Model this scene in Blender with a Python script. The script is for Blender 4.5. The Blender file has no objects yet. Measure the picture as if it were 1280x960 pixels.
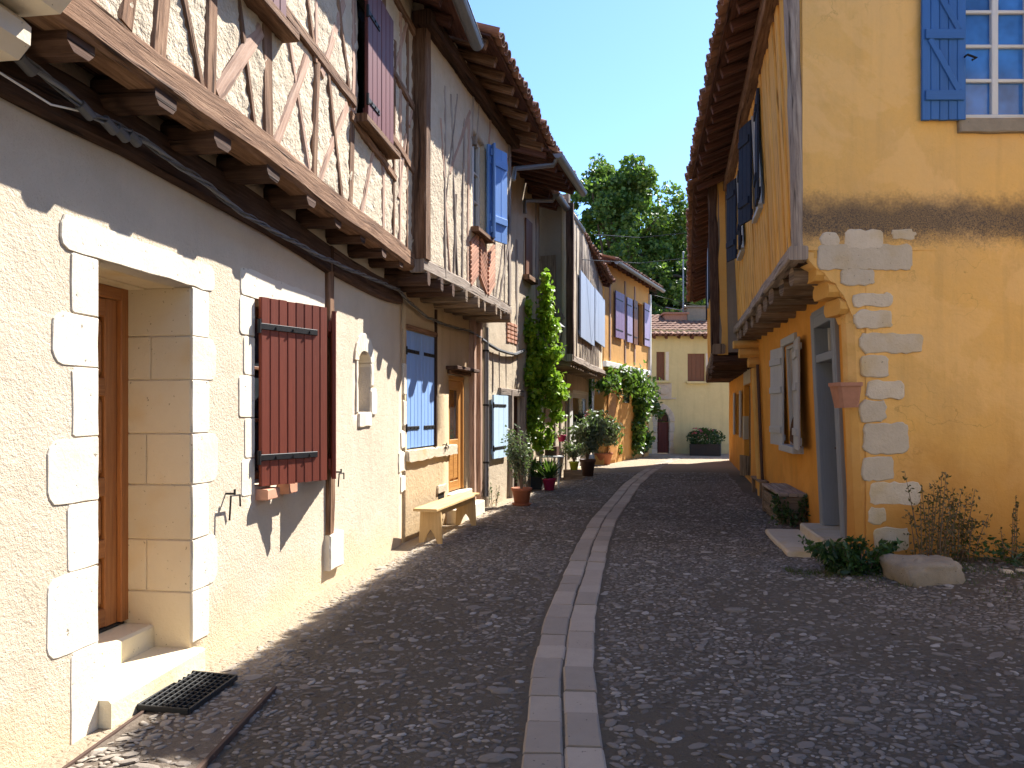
import bpy, math, random
import numpy as np
from mathutils import Vector, Matrix, noise
random.seed(11); rng = np.random.default_rng(11)
R = math.radians
scn = bpy.context.scene
COL = scn.collection
# ------------------------------------------------------------------ camera, sky, sun, exposure
F, CX, CY, EYE = 950.0, 640.0, 515.0, 1.6
cam = bpy.data.cameras.new('camera'); camo = bpy.data.objects.new('camera', cam); COL.objects.link(camo)
camo.location = (0, 0, EYE); camo.rotation_euler = (R(90), 0, 0)
cam.sensor_width = 36; cam.lens = F / 1280 * 36; cam.shift_y = (CY - 480) / 1280
cam.clip_start = .05; cam.clip_end = 2000
scn.camera = camo
SUN = Vector((1.13, 1.12, 1.72)).normalized()
world = bpy.data.worlds.new('World'); scn.world = world; world.use_nodes = True
wn = world.node_tree.nodes; wl = world.node_tree.links
sky = wn.new('ShaderNodeTexSky'); sky.sky_type = 'NISHITA'; sky.sun_disc = False
sky.sun_elevation = math.asin(SUN.z); sky.sun_rotation = math.atan2(SUN.x, SUN.y)
sky.air_density = 1.0; sky.dust_density = .3; sky.ozone_density = 2.0; sky.altitude = 100
tint = wn.new('ShaderNodeMix'); tint.data_type = 'RGBA'; tint.blend_type = 'MULTIPLY'; tint.inputs[0].default_value = 1; tint.inputs[7].default_value = (.58, .72, .93, 1)
wl.new(sky.outputs['Color'], tint.inputs[6]); wl.new(tint.outputs[2], wn['Background'].inputs['Color'])
wn['Background'].inputs['Strength'].default_value = .13
sl = bpy.data.lights.new('sun', 'SUN'); sl.energy = 5; sl.angle = R(.5); sl.color = (1, .965, .91)
so = bpy.data.objects.new('sun', sl); COL.objects.link(so)
so.rotation_euler = SUN.to_track_quat('Z', 'Y').to_euler(); so.location = (20, 15, 30)
vs = scn.view_settings; vs.view_transform = 'Standard'; vs.look = 'None'; vs.exposure = 1.46; vs.gamma = 1
scn.cycles.max_bounces = 8; scn.cycles.diffuse_bounces = 4; scn.cycles.transparent_max_bounces = 6

# ------------------------------------------------------------------ materials
class NT:
    def __init__(s, name):
        s.m = bpy.data.materials.new(name); s.m.use_nodes = True
        s.t = s.m.node_tree; s.b = s.t.nodes['Principled BSDF']; s.out = s.t.nodes['Material Output']
    def n(s, t, **kw):
        d = s.t.nodes.new(t)
        for k, v in kw.items(): setattr(d, k, v)
        return d
    def l(s, a, b): s.t.links.new(a, b)
    def pos(s):
        return s.n('ShaderNodeNewGeometry').outputs['Position']
    def obj(s):
        return s.n('ShaderNodeTexCoord').outputs['Object']
    def uv(s):
        return s.n('ShaderNodeTexCoord').outputs['UV']
    def mapping(s, v, sc=(1, 1, 1), loc=None):
        d = s.n('ShaderNodeMapping'); d.inputs['Scale'].default_value = sc
        s.l(v, d.inputs['Vector'])
        if loc is not None: s.l(loc, d.inputs['Location'])
        return d.outputs[0]
    def noise(s, v, scale, detail=4, rough=.6, dist=0):
        d = s.n('ShaderNodeTexNoise'); s.l(v, d.inputs['Vector'])
        d.inputs['Scale'].default_value = scale; d.inputs['Detail'].default_value = detail
        d.inputs['Roughness'].default_value = rough; d.inputs['Distortion'].default_value = dist
        return d.outputs['Fac']
    def ramp(s, f, stops, interp='LINEAR'):
        d = s.n('ShaderNodeValToRGB'); cr = d.color_ramp; cr.interpolation = interp
        while len(cr.elements) > 1: cr.elements.remove(cr.elements[-1])
        for i, (p, c) in enumerate(stops):
            e = cr.elements[0] if i == 0 else cr.elements.new(p)
            e.position = p; e.color = (*c, 1) if len(c) == 3 else c
        s.l(f, d.inputs[0]); return d.outputs['Color']
    def mix(s, f, a, b, mode='MIX'):
        d = s.n('ShaderNodeMix', data_type='RGBA', blend_type=mode)
        for i, x in ((0, f), (6, a), (7, b)):
            if isinstance(x, (int, float)): d.inputs[i].default_value = x
            elif isinstance(x, tuple): d.inputs[i].default_value = (*x, 1)
            else: s.l(x, d.inputs[i])
        return d.outputs[2]
    def math(s, op, a, b=None, clamp=False):
        d = s.n('ShaderNodeMath', operation=op, use_clamp=clamp)
        for i, x in ((0, a), (1, b)):
            if x is None: continue
            if isinstance(x, (int, float)): d.inputs[i].default_value = x
            else: s.l(x, d.inputs[i])
        return d.outputs[0]
    def mrange(s, v, a, b, c=0, d_=1, smooth=True):
        d = s.n('ShaderNodeMapRange', interpolation_type='SMOOTHSTEP' if smooth else 'LINEAR')
        s.l(v, d.inputs[0])
        for i, x in enumerate((a, b, c, d_)): d.inputs[i + 1].default_value = x
        return d.outputs[0]
    def z(s):
        d = s.n('ShaderNodeSeparateXYZ'); s.l(s.pos(), d.inputs[0]); return d.outputs['Z']
    def bump(s, h, strength, dist, prev=None):
        d = s.n('ShaderNodeBump'); d.inputs['Strength'].default_value = strength; d.inputs['Distance'].default_value = dist
        s.l(h, d.inputs['Height'])
        if prev is not None: s.l(prev, d.inputs['Normal'])
        return d.outputs[0]
    def rnd(s): return s.n('ShaderNodeObjectInfo').outputs['Random']
    def done(s, col, nrm=None, rough=.85, spec=.25):
        if isinstance(col, tuple): s.b.inputs['Base Color'].default_value = (*col, 1)
        else: s.l(col, s.b.inputs['Base Color'])
        if nrm is not None: s.l(nrm, s.b.inputs['Normal'])
        if isinstance(rough, (int, float)): s.b.inputs['Roughness'].default_value = rough
        else: s.l(rough, s.b.inputs['Roughness'])
        s.b.inputs['Specular IOR Level'].default_value = spec
        return s.m
def vary(nt, col, amt):
    """per object brightness variation"""
    f = nt.mrange(nt.rnd(), 0, 1, 1 - amt, 1 + amt, False)
    d = nt.n('ShaderNodeVectorMath', operation='SCALE'); nt.l(col, d.inputs[0]); nt.l(f, d.inputs['Scale'])
    return d.outputs[0]
def mk_plaster(name, c1, c2, pit=(.2, .15, .1), fine=70, fstr=.7, fdist=.012, low=None, band=None, pitamt=.5, big=1.3, streak=.0, patch=.0, crack=.0):
    t = NT(name); p = t.pos()
    col = t.mix(t.ramp(t.noise(p, big, 5, .65), [(.3, (0, 0, 0)), (.7, (1, 1, 1))]), c1, c2)
    col = t.mix(t.math('MULTIPLY', t.noise(p, 14, 4), .35), col, tuple(x * .72 for x in c1))
    n1 = t.noise(p, fine, 3, .7); n2 = t.noise(p, fine * .37, 3)
    h = t.math('ADD', t.math('MULTIPLY', n1, .7), n2)
    if pitamt: col = t.mix(t.math('MULTIPLY', t.ramp(n1, [(.3, (1, 1, 1)), (.4, (0, 0, 0))]), pitamt), col, pit)
    if streak:
        st = t.noise(t.mapping(p, (5, 5, .35)), 1.0, 4)
        col = t.mix(t.math('MULTIPLY', t.ramp(st, [(.5, (0, 0, 0)), (.72, (1, 1, 1))]), streak), col, tuple(x * .55 for x in c2))
    if patch:
        q = t.noise(p, .9, 6, .62, .6); col = t.mix(t.math('MULTIPLY', t.ramp(q, [(.50, (0, 0, 0)), (.545, (1, 1, 1))]), patch), col, tuple(min(1, x * 1.22 + .02) for x in c2))
        q2 = t.noise(p, 1.7, 6, .65, .8); col = t.mix(t.math('MULTIPLY', t.ramp(q2, [(.56, (0, 0, 0)), (.66, (1, 1, 1))]), patch), col, tuple(x * .72 for x in c1))
    if crack:
        dv = t.n('ShaderNodeVectorMath', operation='ADD'); t.l(p, dv.inputs[0])
        nz = t.n('ShaderNodeTexNoise'); t.l(p, nz.inputs['Vector']); nz.inputs['Scale'].default_value = 2.6; nz.inputs['Detail'].default_value = 5; t.l(nz.outputs['Color'], dv.inputs[1])
        vo = t.n('ShaderNodeTexVoronoi', feature='DISTANCE_TO_EDGE'); vo.inputs['Scale'].default_value = .75; t.l(dv.outputs[0], vo.inputs['Vector'])
        ck = t.math('MULTIPLY', t.ramp(vo.outputs['Distance'], [(.0, (1, 1, 1)), (.006, (0, 0, 0))]), t.ramp(t.noise(p, 1.1, 2), [(.45, (0, 0, 0)), (.6, (1, 1, 1))]))
        col = t.mix(t.math('MULTIPLY', ck, crack), col, tuple(x * .4 for x in c1))
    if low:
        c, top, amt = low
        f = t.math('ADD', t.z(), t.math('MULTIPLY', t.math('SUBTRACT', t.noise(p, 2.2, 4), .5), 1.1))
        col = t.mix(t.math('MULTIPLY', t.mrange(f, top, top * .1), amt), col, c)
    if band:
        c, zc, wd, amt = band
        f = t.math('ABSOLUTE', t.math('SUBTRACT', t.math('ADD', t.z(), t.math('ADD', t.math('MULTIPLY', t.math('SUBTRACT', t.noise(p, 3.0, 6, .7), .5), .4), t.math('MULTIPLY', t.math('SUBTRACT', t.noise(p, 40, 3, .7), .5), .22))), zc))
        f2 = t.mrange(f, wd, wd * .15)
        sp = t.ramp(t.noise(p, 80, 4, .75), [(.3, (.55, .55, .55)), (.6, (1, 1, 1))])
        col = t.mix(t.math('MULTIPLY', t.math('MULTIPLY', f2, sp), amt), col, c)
    nb = t.bump(h, fstr, fdist); nb = t.bump(t.noise(p, 5, 3), .35, .03, nb)
    return t.done(col, nb, .92, .15)
def mk_stone(name, c1, c2, pit=(.25, .2, .14), stain=None, scale=3., pits=.9, bstr=.5, rv=.06, ps=48, pt=.25):
    t = NT(name); p = t.pos()
    col = t.mix(t.noise(p, scale, 5, .65), c1, c2)
    if stain: col = t.mix(t.math('MULTIPLY', t.ramp(t.noise(p, 1.7, 3), [(.52, (0, 0, 0)), (.75, (1, 1, 1))]), .7), col, stain)
    pn = t.noise(p, ps, 2, .5)
    pm = t.ramp(pn, [(pt, (1, 1, 1)), (pt + .05, (0, 0, 0))])
    col = t.mix(t.math('MULTIPLY', pm, pits), col, pit)
    nb = t.bump(t.math('SUBTRACT', t.noise(p, 30, 5, .7), t.math('MULTIPLY', pm, .6)), bstr, .012)
    return t.done(vary(t, col, rv), nb, .9, .2)
def mk_wood(name, dark, mid, light, crack=.8, fu=2.2, fv=34, rv=.2, bstr=.7, rough=.85, spec=.2):
    t = NT(name)
    d = t.n('ShaderNodeCombineXYZ'); r = t.math('MULTIPLY', t.rnd(), 37.); t.l(r, d.inputs[0]); t.l(r, d.inputs[1])
    u = t.uv()
    g = t.noise(t.mapping(u, (fu, fv, 1), d.outputs[0]), 1, 6, .7, .35)
    k = t.noise(t.mapping(u, (fu * .55, fv * .62, 1), d.outputs[0]), 1, 3, .6, .2)
    col = t.ramp(g, [(.28, dark), (.5, mid), (.72, light)])
    km = t.ramp(k, [(.33, (1, 1, 1)), (.42, (0, 0, 0))])
    col = t.mix(t.math('MULTIPLY', km, crack), col, tuple(x * .25 for x in dark))
    nb = t.bump(t.math('SUBTRACT', g, t.math('MULTIPLY', km, .8)), bstr, .012)
    return t.done(vary(t, col, rv), nb, rough, spec)
def mk_paint(name, c, wear=None, rough=.55, grain=.18, rv=.05, wamt=.5):
    t = NT(name); u = t.uv()
    g = t.noise(t.mapping(u, (3, 60, 1)), 1, 5, .65)
    col = t.mix(g, tuple(x * (1 - grain) for x in c), tuple(min(1, x * (1 + grain)) for x in c))
    if wear:
        w = t.ramp(t.noise(t.mapping(u, (4, 16, 1)), 1, 6, .75), [(.6, (0, 0, 0)), (.72, (1, 1, 1))])
        col = t.mix(t.math('MULTIPLY', w, wamt), col, wear)
    nb = t.bump(g, .25, .005)
    return t.done(vary(t, col, rv), nb, rough, .35)
def mk_plain(name, c, rough=.7, metal=0, rv=.1, var=.25, sc=20):
    t = NT(name); p = t.pos()
    n = t.noise(p, sc, 4)
    col = t.mix(n, tuple(x * (1 - var) for x in c), tuple(min(1, x * (1 + var)) for x in c))
    t.b.inputs['Metallic'].default_value = metal
    return t.done(vary(t, col, rv), t.bump(n, .2, .006), rough, .3)
def mk_leaf(name, cols, trans=.35, rough=.45):
    t = NT(name)
    g = t.n('ShaderNodeNewGeometry').outputs['Random Per Island']
    n = len(cols)
    col = t.ramp(g, [((i + .5) / n, c) for i, c in enumerate(cols)])
    t.done(col, None, rough, .35)
    tr = t.n('ShaderNodeBsdfTranslucent'); t.l(t.mix(.5, col, (.25, .45, .04)), tr.inputs['Color'])
    mx = t.n('ShaderNodeMixShader'); mx.inputs[0].default_value = trans
    t.l(t.b.outputs[0], mx.inputs[1]); t.l(tr.outputs[0], mx.inputs[2]); t.l(mx.outputs[0], t.out.inputs['Surface'])
    return t.m
M = {}
M['roughcast'] = mk_plaster('roughcast', (.69, .575, .43), (.615, .50, .36), pit=(.30, .22, .15), fine=140, fstr=.85, fdist=.009, low=((.60, .44, .24), .5, .45), pitamt=.42, streak=.10, patch=.14)
M['ochre_cast'] = mk_plaster('ochre_cast', (.60, .46, .29), (.54, .40, .24), pit=(.25, .17, .1), fine=60, low=((.42, .28, .13), .6, .5), streak=.25)
M['pale_cast'] = mk_plaster('pale_cast', (.62, .52, .38), (.50, .40, .28), pit=(.2, .15, .1), fine=45, streak=.5, patch=.3)
M['infill'] = mk_plaster('infill', (.62, .525, .39), (.52, .42, .295), pit=(.26, .19, .12), fine=38, fstr=.9, fdist=.025, pitamt=.22, big=4, streak=.2, patch=.3)
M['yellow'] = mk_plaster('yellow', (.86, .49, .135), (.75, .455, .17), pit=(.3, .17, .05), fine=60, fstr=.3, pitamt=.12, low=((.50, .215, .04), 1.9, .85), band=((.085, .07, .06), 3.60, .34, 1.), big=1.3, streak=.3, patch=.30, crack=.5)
M['orange'] = mk_plaster('orange', (.80, .335, .05), (.72, .33, .06), pit=(.3, .15, .04), fine=60, fstr=.25, pitamt=.1, low=((.42, .19, .05), .7, .5), streak=.25, patch=.22)
M['corbel_plaster'] = mk_plaster('corbel_plaster', (.74, .42, .12), (.66, .35, .085), pit=(.3, .2, .08), fine=40, pitamt=.3)
M['cream_wall'] = mk_plaster('cream_wall', (.74, .62, .30), (.68, .56, .27), pit=(.4, .3, .15), fine=30, fstr=.2, pitamt=.1, streak=.25, patch=.12, low=((.5, .4, .2), .5, .5))
M['orange_wall'] = mk_plaster('orange_wall', (.68, .37, .12), (.62, .34, .11), pit=(.4, .2, .06), fine=30, fstr=.25, pitamt=.1, streak=.25)
M['grey_cast'] = mk_plaster('grey_cast', (.30, .25, .19), (.22, .18, .13), fine=35, streak=.4)
M['limestone'] = mk_stone('limestone', (.78, .71, .585), (.66, .57, .43), bstr=.4, rv=.05, ps=30, pt=.25, stain=(.66, .52, .33))
M['reveal_stone'] = mk_stone('reveal_stone', (.66, .56, .40), (.58, .47, .31), stain=(.56, .36, .14))
M['quoin'] = mk_stone('quoin', (.68, .575, .43), (.50, .41, .29), pit=(.12, .1, .07), stain=(.50, .34, .13), scale=7, rv=.1, pits=.6, bstr=.9, ps=46, pt=.25)
M['grey_stone'] = mk_stone('grey_stone', (.38, .31, .22), (.17, .14, .10), pit=(.08, .07, .05), scale=6, bstr=.8)
M['paver'] = mk_stone('paver', (.42, .345, .265), (.32, .262, .205), pit=(.09, .075, .06), scale=7, pits=.7, rv=.18)
M['pale_sill'] = mk_stone('pale_sill', (.50, .50, .50), (.40, .40, .41), pits=.3)
M['step_stone'] = mk_stone('step_stone', (.76, .68, .50), (.66, .55, .36), stain=(.62, .45, .22), rv=.04)
M['timber'] = mk_wood('timber', (.070, .036, .020), (.20, .108, .060), (.345, .21, .125), fv=27, bstr=1.)
M['timber_dark'] = mk_wood('timber_dark', (.035, .019, .012), (.075, .040, .025), (.13, .075, .05), rv=.25)
M['timber_grey'] = mk_wood('timber_grey', (.14, .105, .085), (.30, .24, .19), (.47, .40, .32), rv=.12)
M['timber_pink'] = mk_wood('timber_pink', (.26, .15, .10), (.42, .27, .19), (.55, .39, .29), crack=.5, rv=.12)
M['timber_yellow'] = mk_wood('timber_yellow', (.58, .29, .06), (.70, .37, .085), (.78, .44, .13), crack=.9, fu=1.6, fv=16, rv=.07, bstr=.6)
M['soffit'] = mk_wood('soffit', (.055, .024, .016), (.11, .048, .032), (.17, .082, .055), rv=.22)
M['door_wood'] = mk_wood('door_wood', (.24, .085, .024), (.34, .13, .04), (.42, .18, .06), crack=.15, fv=50, rv=.08, bstr=.2, rough=.45, spec=.4)
M['door_orange'] = mk_wood('door_orange', (.38, .16, .04), (.50, .23, .06), (.58, .30, .09), crack=.15, fv=50, rv=.08, bstr=.2, rough=.45, spec=.4)
M['door_dark'] = mk_wood('door_dark', (.055, .028, .018), (.095, .048, .03), (.13, .07, .045), crack=.3, rv=.1)
M['bench_wood'] = mk_wood('bench_wood', (.50, .31, .13), (.60, .40, .18), (.68, .48, .24), crack=.15, fu=2, fv=30, rv=.06, bstr=.25)
M['old_plank'] = mk_wood('old_plank', (.10, .065, .04), (.20, .14, .09), (.32, .24, .16), rv=.2)
M['red_paint'] = mk_paint('red_paint', (.20, .042, .020), (.27, .09, .05), rv=.16, wamt=.5, grain=.3)
M['maroon'] = mk_paint('maroon', (.125, .034, .028), (.09, .04, .03), rv=.1)
M['blue_light'] = mk_paint('blue_light', (.25, .41, .72), (.16, .27, .5), rv=.05)
M['blue_bright'] = mk_paint('blue_bright', (.15, .31, .66), None, rv=.05)
M['blue_pale'] = mk_paint('blue_pale', (.52, .68, .83), (.4, .5, .6), rv=.04)
M['blue_grey'] = mk_paint('blue_grey', (.30, .36, .47), (.2, .22, .27), rv=.06)
M['blue_deep'] = mk_paint('blue_deep', (.035, .125, .33), (.10, .19, .36), rv=.1, grain=.25)
M['blue_dark'] = mk_paint('blue_dark', (.018, .023, .038), (.014, .017, .026), rough=.9, rv=.08)
M['violet'] = mk_paint('violet', (.24, .16, .28), (.2, .13, .2), rv=.05)
M['lilac'] = mk_paint('lilac', (.36, .31, .46), (.28, .22, .33), rv=.05)
M['grey_paint'] = mk_paint('grey_paint', (.40, .40, .385), (.27, .25, .22), rv=.06)
M['frame_grey'] = mk_paint('frame_grey', (.215, .235, .26), (.16, .16, .17), rv=.04)
M['white_paint'] = mk_paint('white_paint', (.62, .60, .55), (.42, .38, .33), rv=.05)
M['brown_paint'] = mk_paint('brown_paint', (.18, .075, .035), (.12, .05, .03), rv=.06)
M['iron'] = mk_plain('iron', (.022, .021, .021), .55, .3)
M['rust'] = mk_plain('rust', (.09, .055, .04), .8, .2)
M['zinc'] = mk_plain('zinc', (.22, .225, .23), .5, .55, var=.15)
M['cable'] = mk_plain('cable', (.10, .10, .105), .6)
M['rubber'] = mk_plain('rubber', (.018, .018, .018), .6)
M['terracotta'] = mk_plain('terracotta', (.42, .15, .075), .8, var=.25, sc=14)
M['terra_dusty'] = mk_plain('terra_dusty', (.40, .19, .115), .85, var=.25, sc=14)
M['brick'] = mk_plain('brick', (.46, .23, .145), .9, rv=.25, var=.3, sc=25)
M['magenta'] = mk_plain('magenta', (.42, .03, .10), .45, var=.1)
M['lime'] = mk_plain('lime', (.34, .36, .03), .5, var=.1)
M['dark_pot'] = mk_plain('dark_pot', (.035, .033, .032), .6)
M['brown_pot'] = mk_plain('brown_pot', (.10, .05, .033), .6)
M['grey_pot'] = mk_plain('grey_pot', (.36, .34, .31), .7)
M['soil'] = mk_plain('soil', (.05, .035, .025), 1)
M['white_enamel'] = mk_plain('white_enamel', (.72, .71, .68), .5, var=.08)
M['mortar'] = mk_plaster('mortar', (.55, .43, .26), (.45, .34, .2), fine=50)
M['bark'] = mk_plain('bark', (.12, .09, .065), .95, var=.4, sc=8)
M['stem'] = mk_plain('stem', (.17, .12, .08), .9, var=.3)
M['wicker'] = mk_plain('wicker', (.12, .065, .035), .8)
M['tile'] = mk_plain('tile', (.26, .135, .085), .9, rv=.3, var=.4, sc=9)
def mk_glass(name, c, rough=.06):
    t = NT(name); n = t.noise(t.pos(), 2.5, 3)
    t.done(t.mix(t.ramp(n, [(.35, (0, 0, 0)), (.65, (1, 1, 1))]), tuple(x * .6 for x in c), tuple(x * 1.3 for x in c)), t.bump(t.noise(t.pos(), 3, 2), .06, .02), rough, .7); return t.m
M['glass'] = mk_glass('glass', (.03, .035, .04))
M['glass_blue'] = mk_glass('glass_blue', (.035, .15, .42), .12)
M['curtain'] = mk_glass('curtain', (.40, .34, .27), .3)
M['lamp_glass'] = mk_glass('lamp_glass', (.45, .47, .40), .15)
M['leaf_tree'] = mk_leaf('leaf_tree', [(.03, .06, .014), (.06, .11, .022), (.10, .165, .03), (.18, .25, .055)])
M['leaf_vine'] = mk_leaf('leaf_vine', [(.12, .22, .014), (.20, .33, .02), (.30, .44, .025), (.38, .50, .04)], .45)
M['leaf_ivy'] = mk_leaf('leaf_ivy', [(.035, .075, .015), (.07, .14, .025), (.12, .20, .045)], .3)
M['leaf_olive'] = mk_leaf('leaf_olive', [(.10, .125, .07), (.15, .175, .105), (.20, .22, .14)], .2)
M['leaf_dark'] = mk_leaf('leaf_dark', [(.015, .04, .012), (.025, .06, .015), (.04, .085, .02)], .2)
M['leaf_lush'] = mk_leaf('leaf_lush', [(.05, .11, .02), (.08, .16, .03), (.12, .2, .04)], .3)
M['leaf_dry'] = mk_leaf('leaf_dry', [(.10, .065, .03), (.08, .07, .025), (.14, .095, .045)], .2)
M['grass'] = mk_leaf('grass', [(.035, .06, .015), (.06, .085, .02), (.10, .09, .035)], .25)
M['flower'] = mk_leaf('flower', [(.5, .15, .25), (.55, .05, .1)], .2)
# ground
t = NT('ground_dirt'); p = t.pos()
big = t.noise(p, .55, 5, .6)
col = t.mix(big, (.108, .083, .055), (.19, .160, .120))
vor = t.n('ShaderNodeTexVoronoi', feature='F1'); vor.inputs['Scale'].default_value = 21; t.l(p, vor.inputs['Vector'])
vor2 = t.n('ShaderNodeTexVoronoi', feature='DISTANCE_TO_EDGE'); vor2.inputs['Scale'].default_value = 21; t.l(p, vor2.inputs['Vector'])
st = t.math('MULTIPLY', t.ramp(vor.outputs['Distance'], [(.28, (1, 1, 1)), (.45, (0, 0, 0))]), t.ramp(t.noise(p, 2.1, 3), [(.35, (.15, .15, .15)), (.6, (1, 1, 1))]))
sc = t.ramp(t.n('ShaderNodeSeparateColor').outputs[0], [(0, (.1, .1, .1)), (1, (.3, .3, .3))])
sep = t.n('ShaderNodeSeparateColor'); t.l(vor.outputs['Color'], sep.inputs[0])
sc = t.ramp(sep.outputs[0], [(0, (.09, .07, .054)), (.5, (.155, .128, .104)), (1, (.27, .23, .19))])
col = t.mix(t.math('MULTIPLY', st, .75), col, sc)
col = t.mix(t.math('MULTIPLY', t.noise(p, 60, 4), .5), col, (.07, .055, .045))
def pale_mask(t, p):  # mask for paler ground along the left walls and towards the far end
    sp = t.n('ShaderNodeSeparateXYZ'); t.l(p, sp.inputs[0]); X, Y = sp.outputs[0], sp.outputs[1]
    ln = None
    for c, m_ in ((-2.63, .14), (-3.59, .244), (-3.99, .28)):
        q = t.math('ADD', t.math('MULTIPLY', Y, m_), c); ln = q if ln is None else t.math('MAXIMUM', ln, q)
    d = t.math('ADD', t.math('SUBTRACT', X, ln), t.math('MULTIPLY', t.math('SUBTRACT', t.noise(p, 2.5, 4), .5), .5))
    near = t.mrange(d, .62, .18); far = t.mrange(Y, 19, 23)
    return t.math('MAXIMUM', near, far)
sm = pale_mask(t, p)
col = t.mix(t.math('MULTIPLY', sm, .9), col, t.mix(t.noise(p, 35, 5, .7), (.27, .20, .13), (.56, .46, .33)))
nb = t.bump(t.math('ADD', t.math('MULTIPLY', st, .6), t.noise(p, 55, 5, .7)), .9, .02)
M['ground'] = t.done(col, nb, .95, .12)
t = NT('cobble'); p = t.pos()
col = t.ramp(t.n('ShaderNodeNewGeometry').outputs['Random Per Island'], [(0, (.09, .073, .058)), (.4, (.17, .144, .118)), (.8, (.27, .235, .197)), (1, (.46, .41, .35))])
col = t.mix(t.math('MULTIPLY', t.noise(p, 45, 4), .5), col, (.13, .10, .08))
col = t.mix(t.math('MULTIPLY', pale_mask(t, p), .8), col, (.42, .36, .28))
col = t.mix(t.math('MULTIPLY', t.ramp(t.noise(p, .8, 5, .6), [(.42, (0, 0, 0)), (.62, (1, 1, 1))]), .45), col, (.215, .18, .146))
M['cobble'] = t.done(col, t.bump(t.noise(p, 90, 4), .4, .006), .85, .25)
t = NT('slab'); p = t.pos()
col = t.mix(t.noise(p, 30, 5, .7), (.10, .075, .055), (.22, .18, .14))
M['slab'] = t.done(col, t.bump(t.noise(p, 42, 5, .7), .8, .02), .95, .12)
t = NT('grassy'); p = t.pos()
col = t.mix(t.noise(p, 9, 5, .7), (.07, .058, .035), (.075, .085, .03))
M['grassy'] = t.done(col, t.bump(t.noise(p, 60, 5, .7), .9, .03), 1, .1)

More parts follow.
